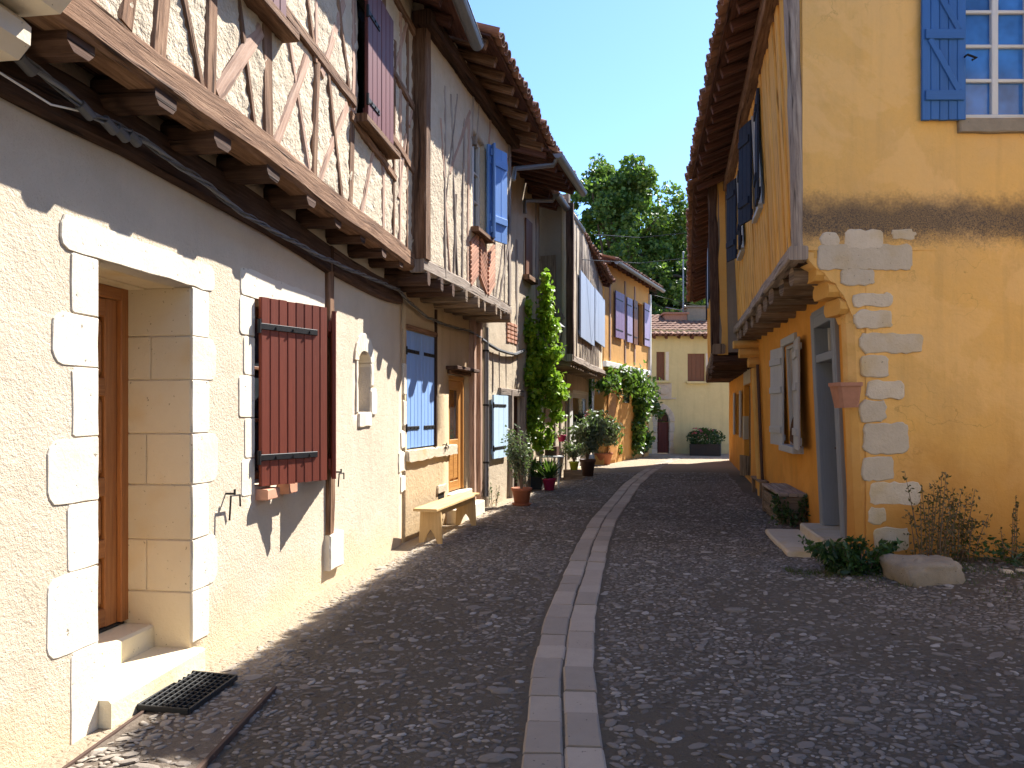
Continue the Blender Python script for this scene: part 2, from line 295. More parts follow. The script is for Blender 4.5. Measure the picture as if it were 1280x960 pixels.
# ------------------------------------------------------------------ object helpers
def thing(name, label, cat, loc, group=None):
    o = bpy.data.objects.new(name, None); COL.objects.link(o); o.location = loc
    o.empty_display_size = .2
    o['label'] = label; o['category'] = cat
    if group: o['group'] = group
    return o
def wloc(o):
    v = Vector(o.location)
    while o.parent: o = o.parent; v += Vector(o.location)
    return v
def put(name, me, parent, loc, rot=None, scale=None):
    o = bpy.data.objects.new(name, me); COL.objects.link(o)
    if parent: o.parent = parent; loc = Vector(loc) - wloc(parent)
    o.location = loc
    if rot is not None: o.rotation_euler = rot
    if scale is not None: o.scale = scale
    return o
class MB:
    def __init__(s): s.v = []; s.f = []; s.u = []; s.mi = []
    def face(s, pts, uv=None, mi=0):
        b = len(s.v); s.v += [tuple(p) for p in pts]; s.f.append(tuple(range(b, b + len(pts))))
        s.u.append(uv if uv else [(p[0] + p[1], p[2]) for p in pts]); s.mi.append(mi)
    def grid(s, rows, uvs=None, close=False, mi=0):
        """rows: list of equal length point lists"""
        b = len(s.v); n = len(rows[0])
        for r in rows: s.v += [tuple(p) for p in r]
        for i in range(len(rows) - 1):
            for j in range(n if close else n - 1):
                k = (j + 1) % n
                s.f.append((b + i * n + j, b + i * n + k, b + (i + 1) * n + k, b + (i + 1) * n + j))
                if uvs: 
                    j2 = j + 1
                    s.u.append([uvs[i][j], uvs[i][j2], uvs[i + 1][j2], uvs[i + 1][j]])
                else: s.u.append([(j, i), (j + 1, i), (j + 1, i + 1), (j, i + 1)])
                s.mi.append(mi)
    def beam(s, p0, p1, w, h, hn, c=.012, jit=0, seg=None, bow=None, taper=1, mi=0):
        p0 = Vector(p0); p1 = Vector(p1); a = p1 - p0; L = a.length; a.normalize(); hn = Vector(hn)
        hn = (hn - a * hn.dot(a)).normalized(); wn_ = a.cross(hn)
        seg = seg or (max(1, int(L / .3)) if jit else 1)
        ou, ov = random.uniform(0, 50), random.uniform(0, 50)
        c = min(c, w * .3, h * .3); q = Vector((random.uniform(0, 90),) * 3)
        rows, uvs = [], []
        for i in range(seg + 1):
            f = i / seg; k = 1 + (taper - 1) * f
            o = p0.lerp(p1, f)
            if jit:
                o = o + wn_ * noise.noise(q + Vector((f * L * 1.3, 0, 0))) * jit * 1.6 + hn * noise.noise(q + Vector((0, f * L * 1.3, 5))) * jit * .6
                k *= 1 + noise.noise(q + Vector((0, 3, f * L * 1.9))) * jit * 5
            if bow: o = o + bow * (4 * f * (1 - f))
            W, H = w / 2 * k, h / 2 * k
            pr = [(-W + c, -H), (W - c, -H), (W, -H + c), (W, H - c), (W - c, H), (-W + c, H), (-W, H - c), (-W, -H + c)]
            rows.append([o + wn_ * x + hn * y + (wn_ * random.uniform(-jit, jit) + hn * random.uniform(-jit, jit)) * .25 if jit else o + wn_ * x + hn * y for x, y in pr])
            per = [0, w - 2 * c, w - c, w + h - 3 * c, w + h - 2 * c, 2 * w + h - 4 * c, 2 * w + h - 3 * c, 2 * w + 2 * h - 5 * c, 2 * w + 2 * h - 4 * c]
            uvs.append([(ou + f * L, ov + x) for x in per])
        s.grid(rows, uvs, True, mi)
        for r, rev in ((rows[0], True), (rows[-1], False)):
            pts = list(reversed(r)) if rev else r
            s.face(pts, [(ou + (p - p0).dot(wn_) * .1, ov + (p - p0).dot(hn)) for p in pts], mi)
        return s
    def box(s, c, dx, dy, dz, rz=0, ch=.008, mi=0):
        """box centred at c; beam along local x"""
        c = Vector(c); d = Vector((math.cos(rz), math.sin(rz), 0))
        return s.beam(c - d * dx / 2, c + d * dx / 2, dy, dz, (0, 0, 1), ch, mi=mi)
    def tube(s, pts, r, n=8, r1=None, mi=0, cap=True):
        pts = [Vector(p) for p in pts]; rows = []; uvs = []; L = 0
        x = None
        for i, p in enumerate(pts):
            a = (pts[min(i + 1, len(pts) - 1)] - pts[max(i - 1, 0)]).normalized()
            if x is None:
                x = a.orthogonal().normalized()
            else: x = (x - a * x.dot(a)).normalized()
            y = a.cross(x); f = i / max(1, len(pts) - 1)
            rr = r if r1 is None else r + (r1 - r) * f
            if isinstance(r, (list, tuple)): rr = r[i]
            if i: L += (p - pts[i - 1]).length
            rows.append([p + x * rr * math.cos(2 * math.pi * k / n) + y * rr * math.sin(2 * math.pi * k / n) for k in range(n)])
            uvs.append([(L, k * .05) for k in range(n + 1)])
        s.grid(rows, uvs, True, mi)
        if cap: s.face(list(reversed(rows[0])), None, mi); s.face(rows[-1], None, mi)
        return s
    def lathe(s, c, prof, n=20, mi=0):
        c = Vector(c)
        rows = [[c + Vector((r * math.cos(2 * math.pi * k / n), r * math.sin(2 * math.pi * k / n), z)) for k in range(n)] for r, z in prof]
        s.grid(rows, [[(k * .1, z) for k in range(n + 1)] for r, z in prof], True, mi); return s
    def build(s, name, mats, parent=None, smooth=False, loc=None, kind=None):
        if not isinstance(mats, (list, tuple)): mats = [mats]
        V = np.array(s.v, dtype=np.float64)
        if loc is None: loc = (V.min(0) + V.max(0)) / 2
        loc = np.array(loc); V = V - loc
        me = bpy.data.meshes.new(name); me.from_pydata(V.tolist(), [], s.f)
        ul = me.uv_layers.new(name='UVMap')
        ul.data.foreach_set('uv', np.array([c for u in s.u for c in u], dtype=np.float32).ravel())
        for m in mats: me.materials.append(m)
        if len(mats) > 1: me.polygons.foreach_set('material_index', s.mi)
        if smooth: me.polygons.foreach_set('use_smooth', [True] * len(s.f))
        me.update()
        o = put(name, me, parent, loc)
        if kind: o['kind'] = kind
        return o
class Wall:
    """vertical plane from A to B; n points out of the house; lean tips it outward with height"""
    def __init__(s, A, B, out, lean=0, zref=0):
        s.A = Vector((A[0], A[1], 0)); d = Vector((B[0] - A[0], B[1] - A[1], 0)); s.L = d.length; s.d = d.normalized()
        s.n = Vector((s.d.y, -s.d.x, 0)) * out; s.lean = lean; s.zref = zref
    def P(s, a, z, o=0):
        q = s.A + s.d * a + s.n * (o + s.lean * (z - s.zref)); q.z = z; return q
    def s(s, px, z=None, o=0):
        oo = o + (s.lean * (z - s.zref) if z is not None else 0); r = (px - CX) / F
        ax, ay = s.A.x + s.n.x * oo, s.A.y + s.n.y * oo
        return (r * ay - ax) / (s.d.x - r * s.d.y)
    def sz(s, px, py, o=0):
        z = 3.
        for _ in range(4):
            a = s.s(px, z, o); z = EYE + (CY - py) / F * s.P(a, z, o).y
        return a, z
    def sY(s, y): return (y - s.A.y) / s.d.y
    def zz(s, px, py, o=0): return s.sz(px, py, o)[1]
def wall_mesh(W, name, mat, parent, s0, s1, z0, z1, holes=(), thick=.5, step=.3, amp=.012, freq=1.1, amp2=0, freq2=9, top=None):
    """wall with real openings; holes = (s0,s1,z0,z1); optional top(s) height"""
    def brk(a, b, xs):
        xs = sorted({a, b, *[x for x in xs if a < x < b]}); out = []
        for u, v in zip(xs, xs[1:]):
            k = max(1, int(math.ceil((v - u) / step - 1e-6))); out += [u + (v - u) * i / k for i in range(k)]
        return out + [b]
    S = brk(s0, s1, [x for h in holes for x in h[:2]]); Z = brk(z0, z1, [x for h in holes for x in h[2:4]])
    solid = [[not any(h[0] - 1e-6 < (S[i] + S[i + 1]) / 2 < h[1] + 1e-6 and h[2] < (Z[j] + Z[j + 1]) / 2 < h[3] for h in holes) for j in range(len(Z) - 1)] for i in range(len(S) - 1)]
    mb = MB(); idx = {}
    q = Vector((s0 * 3.1 + z0, W.A.x, W.A.y))
    def V(i, j, k):
        key = (i, j, k)
        if key not in idx:
            a, z = S[i], Z[j]
            if top: z = z0 + (z - z0) * (top(a) - z0) / (z1 - z0)
            o = 0
            if k == 0:
                o = amp * noise.noise(Vector((a, z, 0)) * freq + q)
                if amp2: o += amp2 * (noise.noise(Vector((a, z, 7)) * freq2 + q) + .6 * noise.noise(Vector((a, z, 3)) * freq2 * 2.3 + q))
            else: o = -thick
            idx[key] = len(mb.v); mb.v.append(tuple(W.P(a, z, o)))
        return idx[key]
    def quad(a, b, c, d):
        mb.f.append((a, b, c, d)); mb.u.append([(0, 0)] * 4); mb.mi.append(0)
    def sol(i, j): return 0 <= i < len(S) - 1 and 0 <= j < len(Z) - 1 and solid[i][j]
    for i in range(len(S) - 1):
        for j in range(len(Z) - 1):
            if not solid[i][j]: continue
            quad(V(i, j, 0), V(i + 1, j, 0), V(i + 1, j + 1, 0), V(i, j + 1, 0))
            quad(V(i, j, 1), V(i, j + 1, 1), V(i + 1, j + 1, 1), V(i + 1, j, 1))
            if not sol(i - 1, j): quad(V(i, j, 1), V(i, j, 0), V(i, j + 1, 0), V(i, j + 1, 1))
            if not sol(i + 1, j): quad(V(i + 1, j, 0), V(i + 1, j, 1), V(i + 1, j + 1, 1), V(i + 1, j + 1, 0))
            if not sol(i, j - 1): quad(V(i, j, 1), V(i + 1, j, 1), V(i + 1, j, 0), V(i, j, 0))
            if not sol(i, j + 1): quad(V(i, j + 1, 0), V(i + 1, j + 1, 0), V(i + 1, j + 1, 1), V(i, j + 1, 1))
    o = mb.build(name, mat, parent)
    if amp2: o.data.polygons.foreach_set('use_smooth', [True] * len(o.data.polygons))
    return o
def slab(mb, W, poly, o0, o1, bev=.012, dome=0, mi=0):
    """extruded polygon in wall coordinates (s,z), bevelled front"""
    c = Vector((sum(p[0] for p in poly) / len(poly), sum(p[1] for p in poly) / len(poly)))
    ins = []
    for p in poly:
        d = Vector(p) - c; l = max(d.length, 1e-4); ins.append(c + d * max(.2, 1 - bev * 1.4 / l))
    A = [W.P(p[0], p[1], o0) for p in poly]; B = [W.P(p[0], p[1], o1 - bev) for p in poly]
    Cc = [W.P(p[0], p[1], o1 + dome * .5) for p in ins]
    if W.n.cross(Vector((0, 0, 1))).dot(W.d) < 0: pass
    mb.grid([A, B, Cc], [[(i * .1, k * .1) for i in range(len(poly) + 1)] for k in range(3)], True, mi)
    if dome:
        ce = W.P(c.x, c.y, o1 + dome)
        for i in range(len(Cc)): mb.face([Cc[i], Cc[(i + 1) % len(Cc)], ce], [(p.x + p.y, p.z) for p in (Cc[i], Cc[(i + 1) % len(Cc)], ce)], mi)
    else: mb.face(Cc, [(p.x + p.y, p.z) for p in Cc], mi)
    return mb
def rrect(s0, s1, z0, z1, jit=.008, r=.03, step=.09, sq=None):
    """rounded, slightly ragged rectangle outline (counter clockwise)"""
    r = min(r, (s1 - s0) * .45, (z1 - z0) * .45); P = []
    cs = [(s0 + r, z0 + r, math.pi), (s1 - r, z0 + r, 1.5 * math.pi), (s1 - r, z1 - r, 0), (s0 + r, z1 - r, .5 * math.pi)]
    if sq:
        q = .004; cs = [(s0 + (q if sq < 0 else r), z0 + (q if sq < 0 else r), math.pi), (s1 - (q if sq > 0 else r), z0 + (q if sq > 0 else r), 1.5 * math.pi), (s1 - (q if sq > 0 else r), z1 - (q if sq > 0 else r), 0), (s0 + (q if sq < 0 else r), z1 - (q if sq < 0 else r), .5 * math.pi)]
    R0 = r
    for i, (a, b, t0) in enumerate(cs):
        r = R0 if not sq else (.004 if (sq < 0) == (i in (0, 3)) else R0)
        for k in range(4):
            t_ = t0 + k / 3 * math.pi / 2; P.append((a + r * math.cos(t_), b + r * math.sin(t_)))
        na, nb_, nt = cs[(i + 1) % 4]; rn = R0 if not sq else (.004 if (sq < 0) == ((i + 1) % 4 in (0, 3)) else R0); e = (na + rn * math.cos(nt), nb_ + rn * math.sin(nt)); b0 = P[-1]
        L = math.hypot(e[0] - b0[0], e[1] - b0[1]); n = int(L / step)
        for k in range(1, n): P.append((b0[0] + (e[0] - b0[0]) * k / n, b0[1] + (e[1] - b0[1]) * k / n))
    return [(a + random.uniform(-jit, jit), b + random.uniform(-jit, jit)) for a, b in P]
def stone(W, parent, s0, s1, z0, z1, o1=.012, o0=-.1, mat='limestone', jit=.007, r=.03, bev=.012, dome=0, name='stone', gap=.004, sq=None, step=.09):
    mb = MB(); slab(mb, W, rrect(s0 + gap, s1 - gap, z0 + gap, z1 - gap, jit, r, step, sq), o0, o1, bev, dome)
    return mb.build(name, M[mat], parent)
def timber(W, parent, a, b, w, name='stud', mat='timber', o=.0, h=.12, jit=.012, bow=None):
    """timber on wall W between (s,z) points a and b, face standing o proud"""
    mb = MB(); mb.beam(W.P(a[0], a[1], o - h / 2), W.P(b[0], b[1], o - h / 2), w, h, W.n, .012, jit)
    return mb.build(name, M[mat], parent)
def shutter(house, P0, u, nrm, width, z0, z1, mat, n=4, th=.035, ledges=(), straps=(), zbrace=False, parts=True, name='shutter', smat='iron'):
    """leaf hinged at P0 (z ignored), running along unit u, outer face towards nrm"""
    P0 = Vector((P0[0], P0[1], 0)); u = Vector(u).normalized(); nrm = Vector(nrm).normalized(); m = M[mat]
    up = Vector((0, 0, 1))
    def pt(a, z, o=0): return P0 + u * a + up * z + nrm * o
    back = MB(); pw = width / n
    if not parts:
        for i in range(n): back.beam(pt(pw * (i + .5), z0), pt(pw * (i + .5), z1), pw - .004, th, nrm, .005)
        for lz in straps: back.beam(pt(0, lz, th * .6), pt(width * .8, lz, th * .6), .04, .01, nrm, .002, mi=1)
        o = back.build(name, [m, M[smat]], house)
        return o
    o = bpy.data.objects.new(name, None); COL.objects.link(o); o.parent = house; o.location = pt(0, z0) - wloc(house)
    bts = [(z0 + .12, -th * .9, .09, .02), (z1 - .12, -th * .9, .09, .02)] + [(lz, th * .75, .10, .03) for lz in ledges]
    for lz, oo, hw, ht in bts:
        k = MB(); k.beam(pt(.03, lz, oo), pt(width - .03, lz, oo), hw, ht, nrm, .004); k.build('batten', m, o)
    if zbrace:
        for la, lb in zip(ledges, ledges[1:]):
            k = MB(); k.beam(pt(.08, la + .05, th * .7), pt(width - .08, lb - .05, th * .7), .06, .022, nrm, .005); k.build('brace', m, o)
    for i in range(n):
        k = MB(); dz = random.uniform(-.004, .004)
        k.beam(pt(pw * (i + .5), z0 + dz), pt(pw * (i + .5), z1 + dz), pw - .0035, th + random.uniform(-.003, .003), nrm, .006)
        k.build('plank', m, o)
    for lz in straps:
        k = MB(); k.beam(pt(-.03, lz, th * .62), pt(width * .82, lz, th * .62), .045, .012, nrm, .003)
        k.tube([pt(-.02, lz - .05, th * .6), pt(-.02, lz + .05, th * .6)], .014, 8)
        for q in (.2, .45, .7): k.tube([pt(width * q, lz, th * .7), pt(width * q, lz, th * .7 + .012)], .011, 6)
        k.build('strap', M[smat], o)
    return o
def leaves(name, parent, P, size, mat, up=.4, kind=None, elong=1.0, N=None):
    """many small folded leaf faces at points P (n,3)"""
    P = np.asarray(P); n = len(P)
    d = rng.normal(size=(n, 3)); d /= np.linalg.norm(d, axis=1)[:, None]
    nn = rng.normal(size=(n, 3)); nn[:, 2] += up * 2
    if N is not None: nn += np.array(N) * 1.5
    nn -= d * (nn * d).sum(1)[:, None]; nn /= np.linalg.norm(nn, axis=1)[:, None]
    w = np.cross(d, nn); sz = size * rng.uniform(.6, 1.35, n)[:, None]
    a = P - d * sz * .5 * elong; b = P + d * sz * .5 * elong
    l = P + w * sz * .34 + nn * sz * .1; r = P - w * sz * .34 + nn * sz * .1
    V = np.stack([a, l, b, r], 1).reshape(-1, 3)
    c = V.mean(0); V = V - c
    me = bpy.data.meshes.new(name); me.vertices.add(4 * n); me.vertices.foreach_set('co', V.astype(np.float32).ravel())
    idx = np.arange(4 * n).reshape(n, 4); tri = np.concatenate([idx[:, [0, 1, 2]], idx[:, [0, 2, 3]]], 1).reshape(-1)
    me.loops.add(6 * n); me.loops.foreach_set('vertex_index', tri.astype(np.int32))
    me.polygons.add(2 * n); me.polygons.foreach_set('loop_start', (np.arange(2 * n) * 3).astype(np.int32))
    me.polygons.foreach_set('loop_total', np.full(2 * n, 3, np.int32)) if False else None
    me.materials.append(M[mat]); me.update(calc_edges=True); me.validate()
    o = put(name, me, parent, c)
    if kind: o['kind'] = kind
    return o
def blob(c, r, n):
    d = rng.normal(size=(n, 3)); d /= np.linalg.norm(d, axis=1)[:, None]
    return np.array(c) + d * np.array(r) * (rng.uniform(.25, 1, n) ** .5)[:, None]
# canal tiles, shared meshes
def tile_mesh(name, convex):
    mb = MB(); rows = []; 
    for y, r in ((0, .098), (.42, .08)):
        for rr in (r,):
            rows.append([Vector((rr * math.cos(math.pi * k / 8), y, (1 if convex else -1) * rr * .8 * math.sin(math.pi * k / 8))) for k in range(9)])
    inner = [[p * .86 if False else Vector((p.x * .84, p.y, p.z * .84)) for p in r] for r in rows]
    mb.grid(rows); mb.grid([list(reversed(r)) for r in inner])
    for a, b in zip(rows, inner): mb.grid([a, b])
    me = bpy.data.meshes.new(name); me.from_pydata([tuple(v) for v in mb.v], [], mb.f); me.materials.append(M['tile'])
    me.uv_layers.new(name='UVMap'); me.update(); return me
TILE = [tile_mesh('cover_tile', True), tile_mesh('channel_tile', False)]
def roof(house, E0, E1, inside, slope=20, run=4.5, over=.9, raft=.45, rw=.10, tiles=True, gutter=None, soff='soffit', eave_only=False, raft_mat='soffit', fascia=True, rise_tile=.0):
    """mono pitch from the eave line E0-E1 rising towards the point 'inside'"""
    E0, E1 = Vector(E0), Vector(E1); e = (E1 - E0); L = e.length; e.normalize()
    h = Vector((inside[0], inside[1], 0)) - Vector((E0.x, E0.y, 0)); eh = Vector((e.x, e.y, 0)).normalized()
    h = (h - eh * h.dot(eh)).normalized()
    u = h * math.cos(R(slope)) + Vector((0, 0, 1)) * math.sin(R(slope)); nrm = e.cross(u)
    if nrm.z < 0: nrm = -nrm
    nrm.normalize()
    per = .215; nc = max(6, int(L / per) * 5); rl = .36; nr = int(run / rl)
    mb = MB(); rows = []
    def wav(a): return .035 * abs(math.sin(math.pi * a / per)) + .012 * noise.noise(Vector((a * .7, L, 0)))
    for i in range(nr):
        for q, dz in ((0, .028), (1, 0)):
            b = .12 + (i + q) * rl
            rows.append([E0 + e * (L * j / nc) + u * b + nrm * (wav(L * j / nc) + dz + .03 + .02 * noise.noise(Vector((j * .15, i, E0.y)))) for j in range(nc + 1)])
    mb.grid(rows)
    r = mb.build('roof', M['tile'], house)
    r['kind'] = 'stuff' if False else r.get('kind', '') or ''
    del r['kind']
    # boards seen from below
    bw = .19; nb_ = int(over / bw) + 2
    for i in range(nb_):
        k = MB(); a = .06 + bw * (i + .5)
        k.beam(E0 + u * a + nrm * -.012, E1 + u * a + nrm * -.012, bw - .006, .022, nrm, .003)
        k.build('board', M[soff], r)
    x = .12
    while x < L:
        k = MB(); ln = over + .35
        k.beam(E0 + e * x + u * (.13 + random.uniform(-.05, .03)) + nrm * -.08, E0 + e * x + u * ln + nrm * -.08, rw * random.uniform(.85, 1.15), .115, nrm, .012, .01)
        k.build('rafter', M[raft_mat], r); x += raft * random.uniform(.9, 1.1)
    if tiles:
        X, Y, Z = e, u, nrm
        if e.cross(u).dot(nrm) < 0: X = -e
        rot = Matrix((X, Y, Z)).transposed()
        i = 0; x = .05
        while x < L:
            cv = i % 2
            ro = rot @ Matrix.Rotation(random.uniform(-.05, .05), 3, 'Z') @ Matrix.Rotation(random.uniform(-.03, .05), 3, 'X')
            put('tile', TILE[1 - cv] if False else TILE[cv ^ 1], r, E0 + e * x + u * random.uniform(-.05, .02) + nrm * (.035 if cv else .085) , ro.to_euler())
            x += per / 2; i += 1
    if gutter:
        g0, g1 = gutter; k = MB(); rows = []
        for f in (g0, g1):
            c = E0 + e * (L * f) - u * .06 - nrm * .03
            rows.append([c + (h * math.cos(math.pi + math.pi * j / 8) + Vector((0, 0, 1)) * math.sin(math.pi + math.pi * j / 8)) * .075 for j in range(9)])
        k.grid(rows); k.grid([[p + h * .004 + Vector((0, 0, .006)) for p in r_] for r_ in rows]); 
        for r_ in rows: k.face(r_)
        for r_ in (0, 8): k.tube([rows[0][r_], rows[1][r_]], .009, 6)
        gobj = k.build('gutter', M['zinc'], house)
    return r

# ------------------------------------------------------------------ ground
def gh(x, y):
    return .012 * noise.noise(Vector((x * .6, y * .6, 1))) + .006 * noise.noise(Vector((x * 2.2, y * 2.2, 4))) + (.10 * max(0, min(1, (x - 3.2 - .16 * (y - 8)) / 1.2)) * max(0, min(1, (9.2 - y) / 1.5)) * max(0, min(1, (y - 5) / 1.5)))
STRIP = [(.16, 1.2), (.20, 2.5), (.235, 3.42), (.31, 4.68), (.46, 6.0), (.69, 7.41), (1.01, 9.4), (1.37, 11.3), (1.81, 13.2), (2.67, 16.9), (3.62, 20.3), (4.85, 24.2), (6.2, 27.5)]
def strip_x(y):
    for (a, b), (c, d) in zip(STRIP, STRIP[1:]):
        if b <= y <= d: return a + (c - a) * (y - b) / (d - b)
    return STRIP[0][0] if y < 1.2 else STRIP[-1][0]
xs = [-400, -80, -20, -8] + [-3.2 + .16 * i for i in range(78)] + [12, 25, 90, 400]
ys = [-400, -80, -15, -3] + [.8 + .16 * i for i in range(185)] + [34, 45, 100, 400]
mb = MB()
mb.grid([[Vector((x, y, gh(x, y))) for x in xs] for y in ys])
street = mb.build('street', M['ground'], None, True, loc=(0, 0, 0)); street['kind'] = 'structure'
# central strip of stone pavers, two abreast
def cpt(sl_):
    """point and direction at arc length along the strip"""
    acc = 0
    for (a, b), (c, d) in zip(STRIP, STRIP[1:]):
        l = math.hypot(c - a, d - b)
        if sl_ <= acc + l: f = (sl_ - acc) / l; return Vector((a + (c - a) * f, b + (d - b) * f, 0)), Vector((c - a, d - b, 0)).normalized()
        acc += l
    return None
for side in (-1, 1):
    a = random.uniform(0, .2)
    while True:
        ln = random.uniform(.26, .46); q0 = cpt(a + .004); q1 = cpt(a + ln - .006)
        if q0 is None or q1 is None: break
        mid = (q0[0] + q1[0]) / 2; d = (q1[0] - q0[0]).normalized(); nx = Vector((d.y, -d.x, 0))
        w = .185 + random.uniform(-.008, .008); c0 = mid + nx * side * .098
        k = MB(); zt = gh(mid.x, mid.y) + .012 + random.uniform(-.004, .004)
        k.beam(c0 - d * (q1[0] - q0[0]).length / 2 + Vector((0, 0, zt - .05)), c0 + d * (q1[0] - q0[0]).length / 2 + Vector((0, 0, zt - .05)), w, .1, (random.uniform(-.02, .02), random.uniform(-.02, .02), 1), .012, .004, 2)
        k.build('paver', M['paver'], street); a += ln
# cobbles: small set stones
def left_lim(y): return max(-2.63 + .14 * y, -3.59 + .244 * y, -3.99 + .28 * y) + .08
def right_lim(y): return 6.4 if y < 7.6 else (3.45 + .175 * (y - 7.9) if y < 14.9 else 4.6 + .22 * (y - 14.9))
def stone_template(seed):
    rr = np.random.default_rng(seed); ring = []
    n = 7
    for r, z in ((1.0, -.25), (.93, .28), (.55, .55)):
        for k in range(n):
            a = 2 * math.pi * k / n + rr.uniform(-.2, .2); q = r * rr.uniform(.82, 1.12)
            ring.append((q * math.cos(a), q * math.sin(a), z * rr.uniform(.85, 1.15)))
    V = ring + [(0, 0, .6)]; Fc = []
    for i in range(2):
        for k in range(n): Fc.append((i * n + k, i * n + (k + 1) % n, (i + 1) * n + (k + 1) % n)); Fc.append((i * n + k, (i + 1) * n + (k + 1) % n, (i + 1) * n + k))
    for k in range(n): Fc.append((2 * n + k, 2 * n + (k + 1) % n, 3 * n))
    return np.array(V), np.array(Fc)
TPL = [stone_template(i) for i in range(9)]
TME = []
for i, (v, f) in enumerate(TPL):
    me = bpy.data.meshes.new('cobble'); me.from_pydata(v.tolist(), [], f.tolist()); me.materials.append(M['cobble']); me.update(); TME.append(me)
spots = []
SLAB = [(-2.06, 2.3), (-1.42, 2.3), (-1.36, 4.36), (-1.92, 4.36)]
cell = {}
def try_spot(x, y, r):
    ci, cj = int(x / .1), int(y / .1)
    for i in range(ci - 1, ci + 2):
        for j in range(cj - 1, cj + 2):
            for (a, b, q) in cell.get((i, j), ()):
                if (a - x) ** 2 + (b - y) ** 2 < (.8 * (r + q)) ** 2: return False
    cell.setdefault((ci, cj), []).append((x, y, r)); return True
target = 44000; tries = 0
while len(spots) < target and tries < 210000:
    tries += 1
    y = 2.6 + (random.random() ** 1.45) * 17.5
    x = random.uniform(left_lim(y) + .12, right_lim(y) - .05)
    if abs(x) > .72 * y + .3: continue
    if abs(x - strip_x(y)) < .215 + .02: continue
    dn = noise.noise(Vector((x * .55, y * .55, 9))) + .4 * noise.noise(Vector((x * 1.7, y * 1.7, 2)))
    if dn < -.08 and random.random() < .8: continue
    r = min(.07, max(.011, random.lognormvariate(math.log(.0185), .46)))
    if try_spot(x, y, r): spots.append((x, y, r))
spots.sort(key=lambda s: -s[2] / s[1])
def cob(s):
    x, y, r = s
    return (x, y, gh(x, y) + (.018 if y < 4.36 and -2.06 + (y - 2.3) * .068 < x < -1.42 + (y - 2.3) * .029 else 0)), (r * random.uniform(1.05, 1.5), r * random.uniform(.65, .95), r * random.uniform(.22, .55)), random.gauss(.25, .7)
for s in spots[:300]:
    l, sc_, rz = cob(s); put('cobble', random.choice(TME), street, l, (random.uniform(-.15, .15), random.uniform(-.15, .15), rz), sc_)
Vs, Fs, off = [], [], 0
for s in spots[300:]:
    l, sc_, rz = cob(s); v, f = TPL[random.randrange(9)]
    v = v * np.array(sc_); c, sn = math.cos(rz), math.sin(rz)
    tx, ty = random.uniform(-.2, .2), random.uniform(-.2, .2)
    v = np.stack([v[:, 0] * c - v[:, 1] * sn + l[0], v[:, 0] * sn + v[:, 1] * c + l[1], v[:, 2] + v[:, 0] * tx + v[:, 1] * ty + l[2]], 1)
    Vs.append(v); Fs.append(f + off); off += len(v)
V = np.concatenate(Vs); Fx = np.concatenate(Fs)
me = bpy.data.meshes.new('small_cobbles'); me.vertices.add(len(V)); me.vertices.foreach_set('co', V.astype(np.float32).ravel())
me.loops.add(len(Fx) * 3); me.loops.foreach_set('vertex_index', Fx.astype(np.int32).ravel())
me.polygons.add(len(Fx)); me.polygons.foreach_set('loop_start', (np.arange(len(Fx)) * 3).astype(np.int32))
me.materials.append(M['cobble']); me.update(calc_edges=True)
o = put('small_cobbles', me, street, (0, 0, 0)); o['kind'] = 'stuff'
print('cobbles', len(spots), tries)

# ------------------------------------------------------------------ left side: first house
W1 = Wall((-2.63 + .14 * 1.2, 1.2), (-2.63 + .14 * 14, 14), 1)
W1u = Wall(tuple((W1.A + W1.n * .345).xy), tuple((W1.A + W1.n * .345 + W1.d * W1.L).xy), 1)
house1 = thing('timber_framed_house', 'nearest left house, cream roughcast with dark red shutters and timbered upper floor', 'house', (-2.6, 5, 0))
sD0, sD1 = W1.s(122), W1.s(240); sW0, sW1 = W1.s(318), W1.s(411); sN0, sN1 = W1.s(446.5), W1.s(462); sE = W1.s(502)
DEP = .49
wall_mesh(W1, 'wall', M['roughcast'], house1, 0, sE, -.2, 3.32, [(sD0, sD1, -.2, 2.37), (sW0, sW1, 1.06, 2.42), (sN0, sN1, 1.60, 2.20)], thick=DEP + .1, step=.16, amp=.005, freq=.9, amp2=.002, freq2=5)
# door surround: lintel, alternating jamb stones
stone(W1, house1, W1.s(74), W1.s(268), 2.372, 2.545, .008, -.12, jit=.006, r=.05, bev=.004, name='lintel')
zl = [-.06, .44, .83, 1.157, 1.475, 1.82, 2.075, 2.372]
wl_ = [87, 57, 83, 58, 89, 64, 88]
for i, wpx in enumerate(wl_): stone(W1, house1, W1.s(wpx), sD0 + .004, zl[i], zl[i + 1], .005 + random.uniform(0, .001), -.12, r=.07 if wpx < 70 else .02, sq=1, jit=.0035, bev=.003, gap=.003)
zr = [.17, .49, .81, 1.15, 1.467, 1.80, 2.07, 2.372]
for i, wpx in enumerate([261, 271.5, 261, 272, 261.5, 270, 261]): stone(W1, house1, sD1 - .004, W1.s(wpx), zr[i], zr[i + 1], .005 + random.uniform(0, .001), -.12, r=.07 if wpx > 265 else .02, sq=-1, jit=.0035, bev=.003, gap=.003)
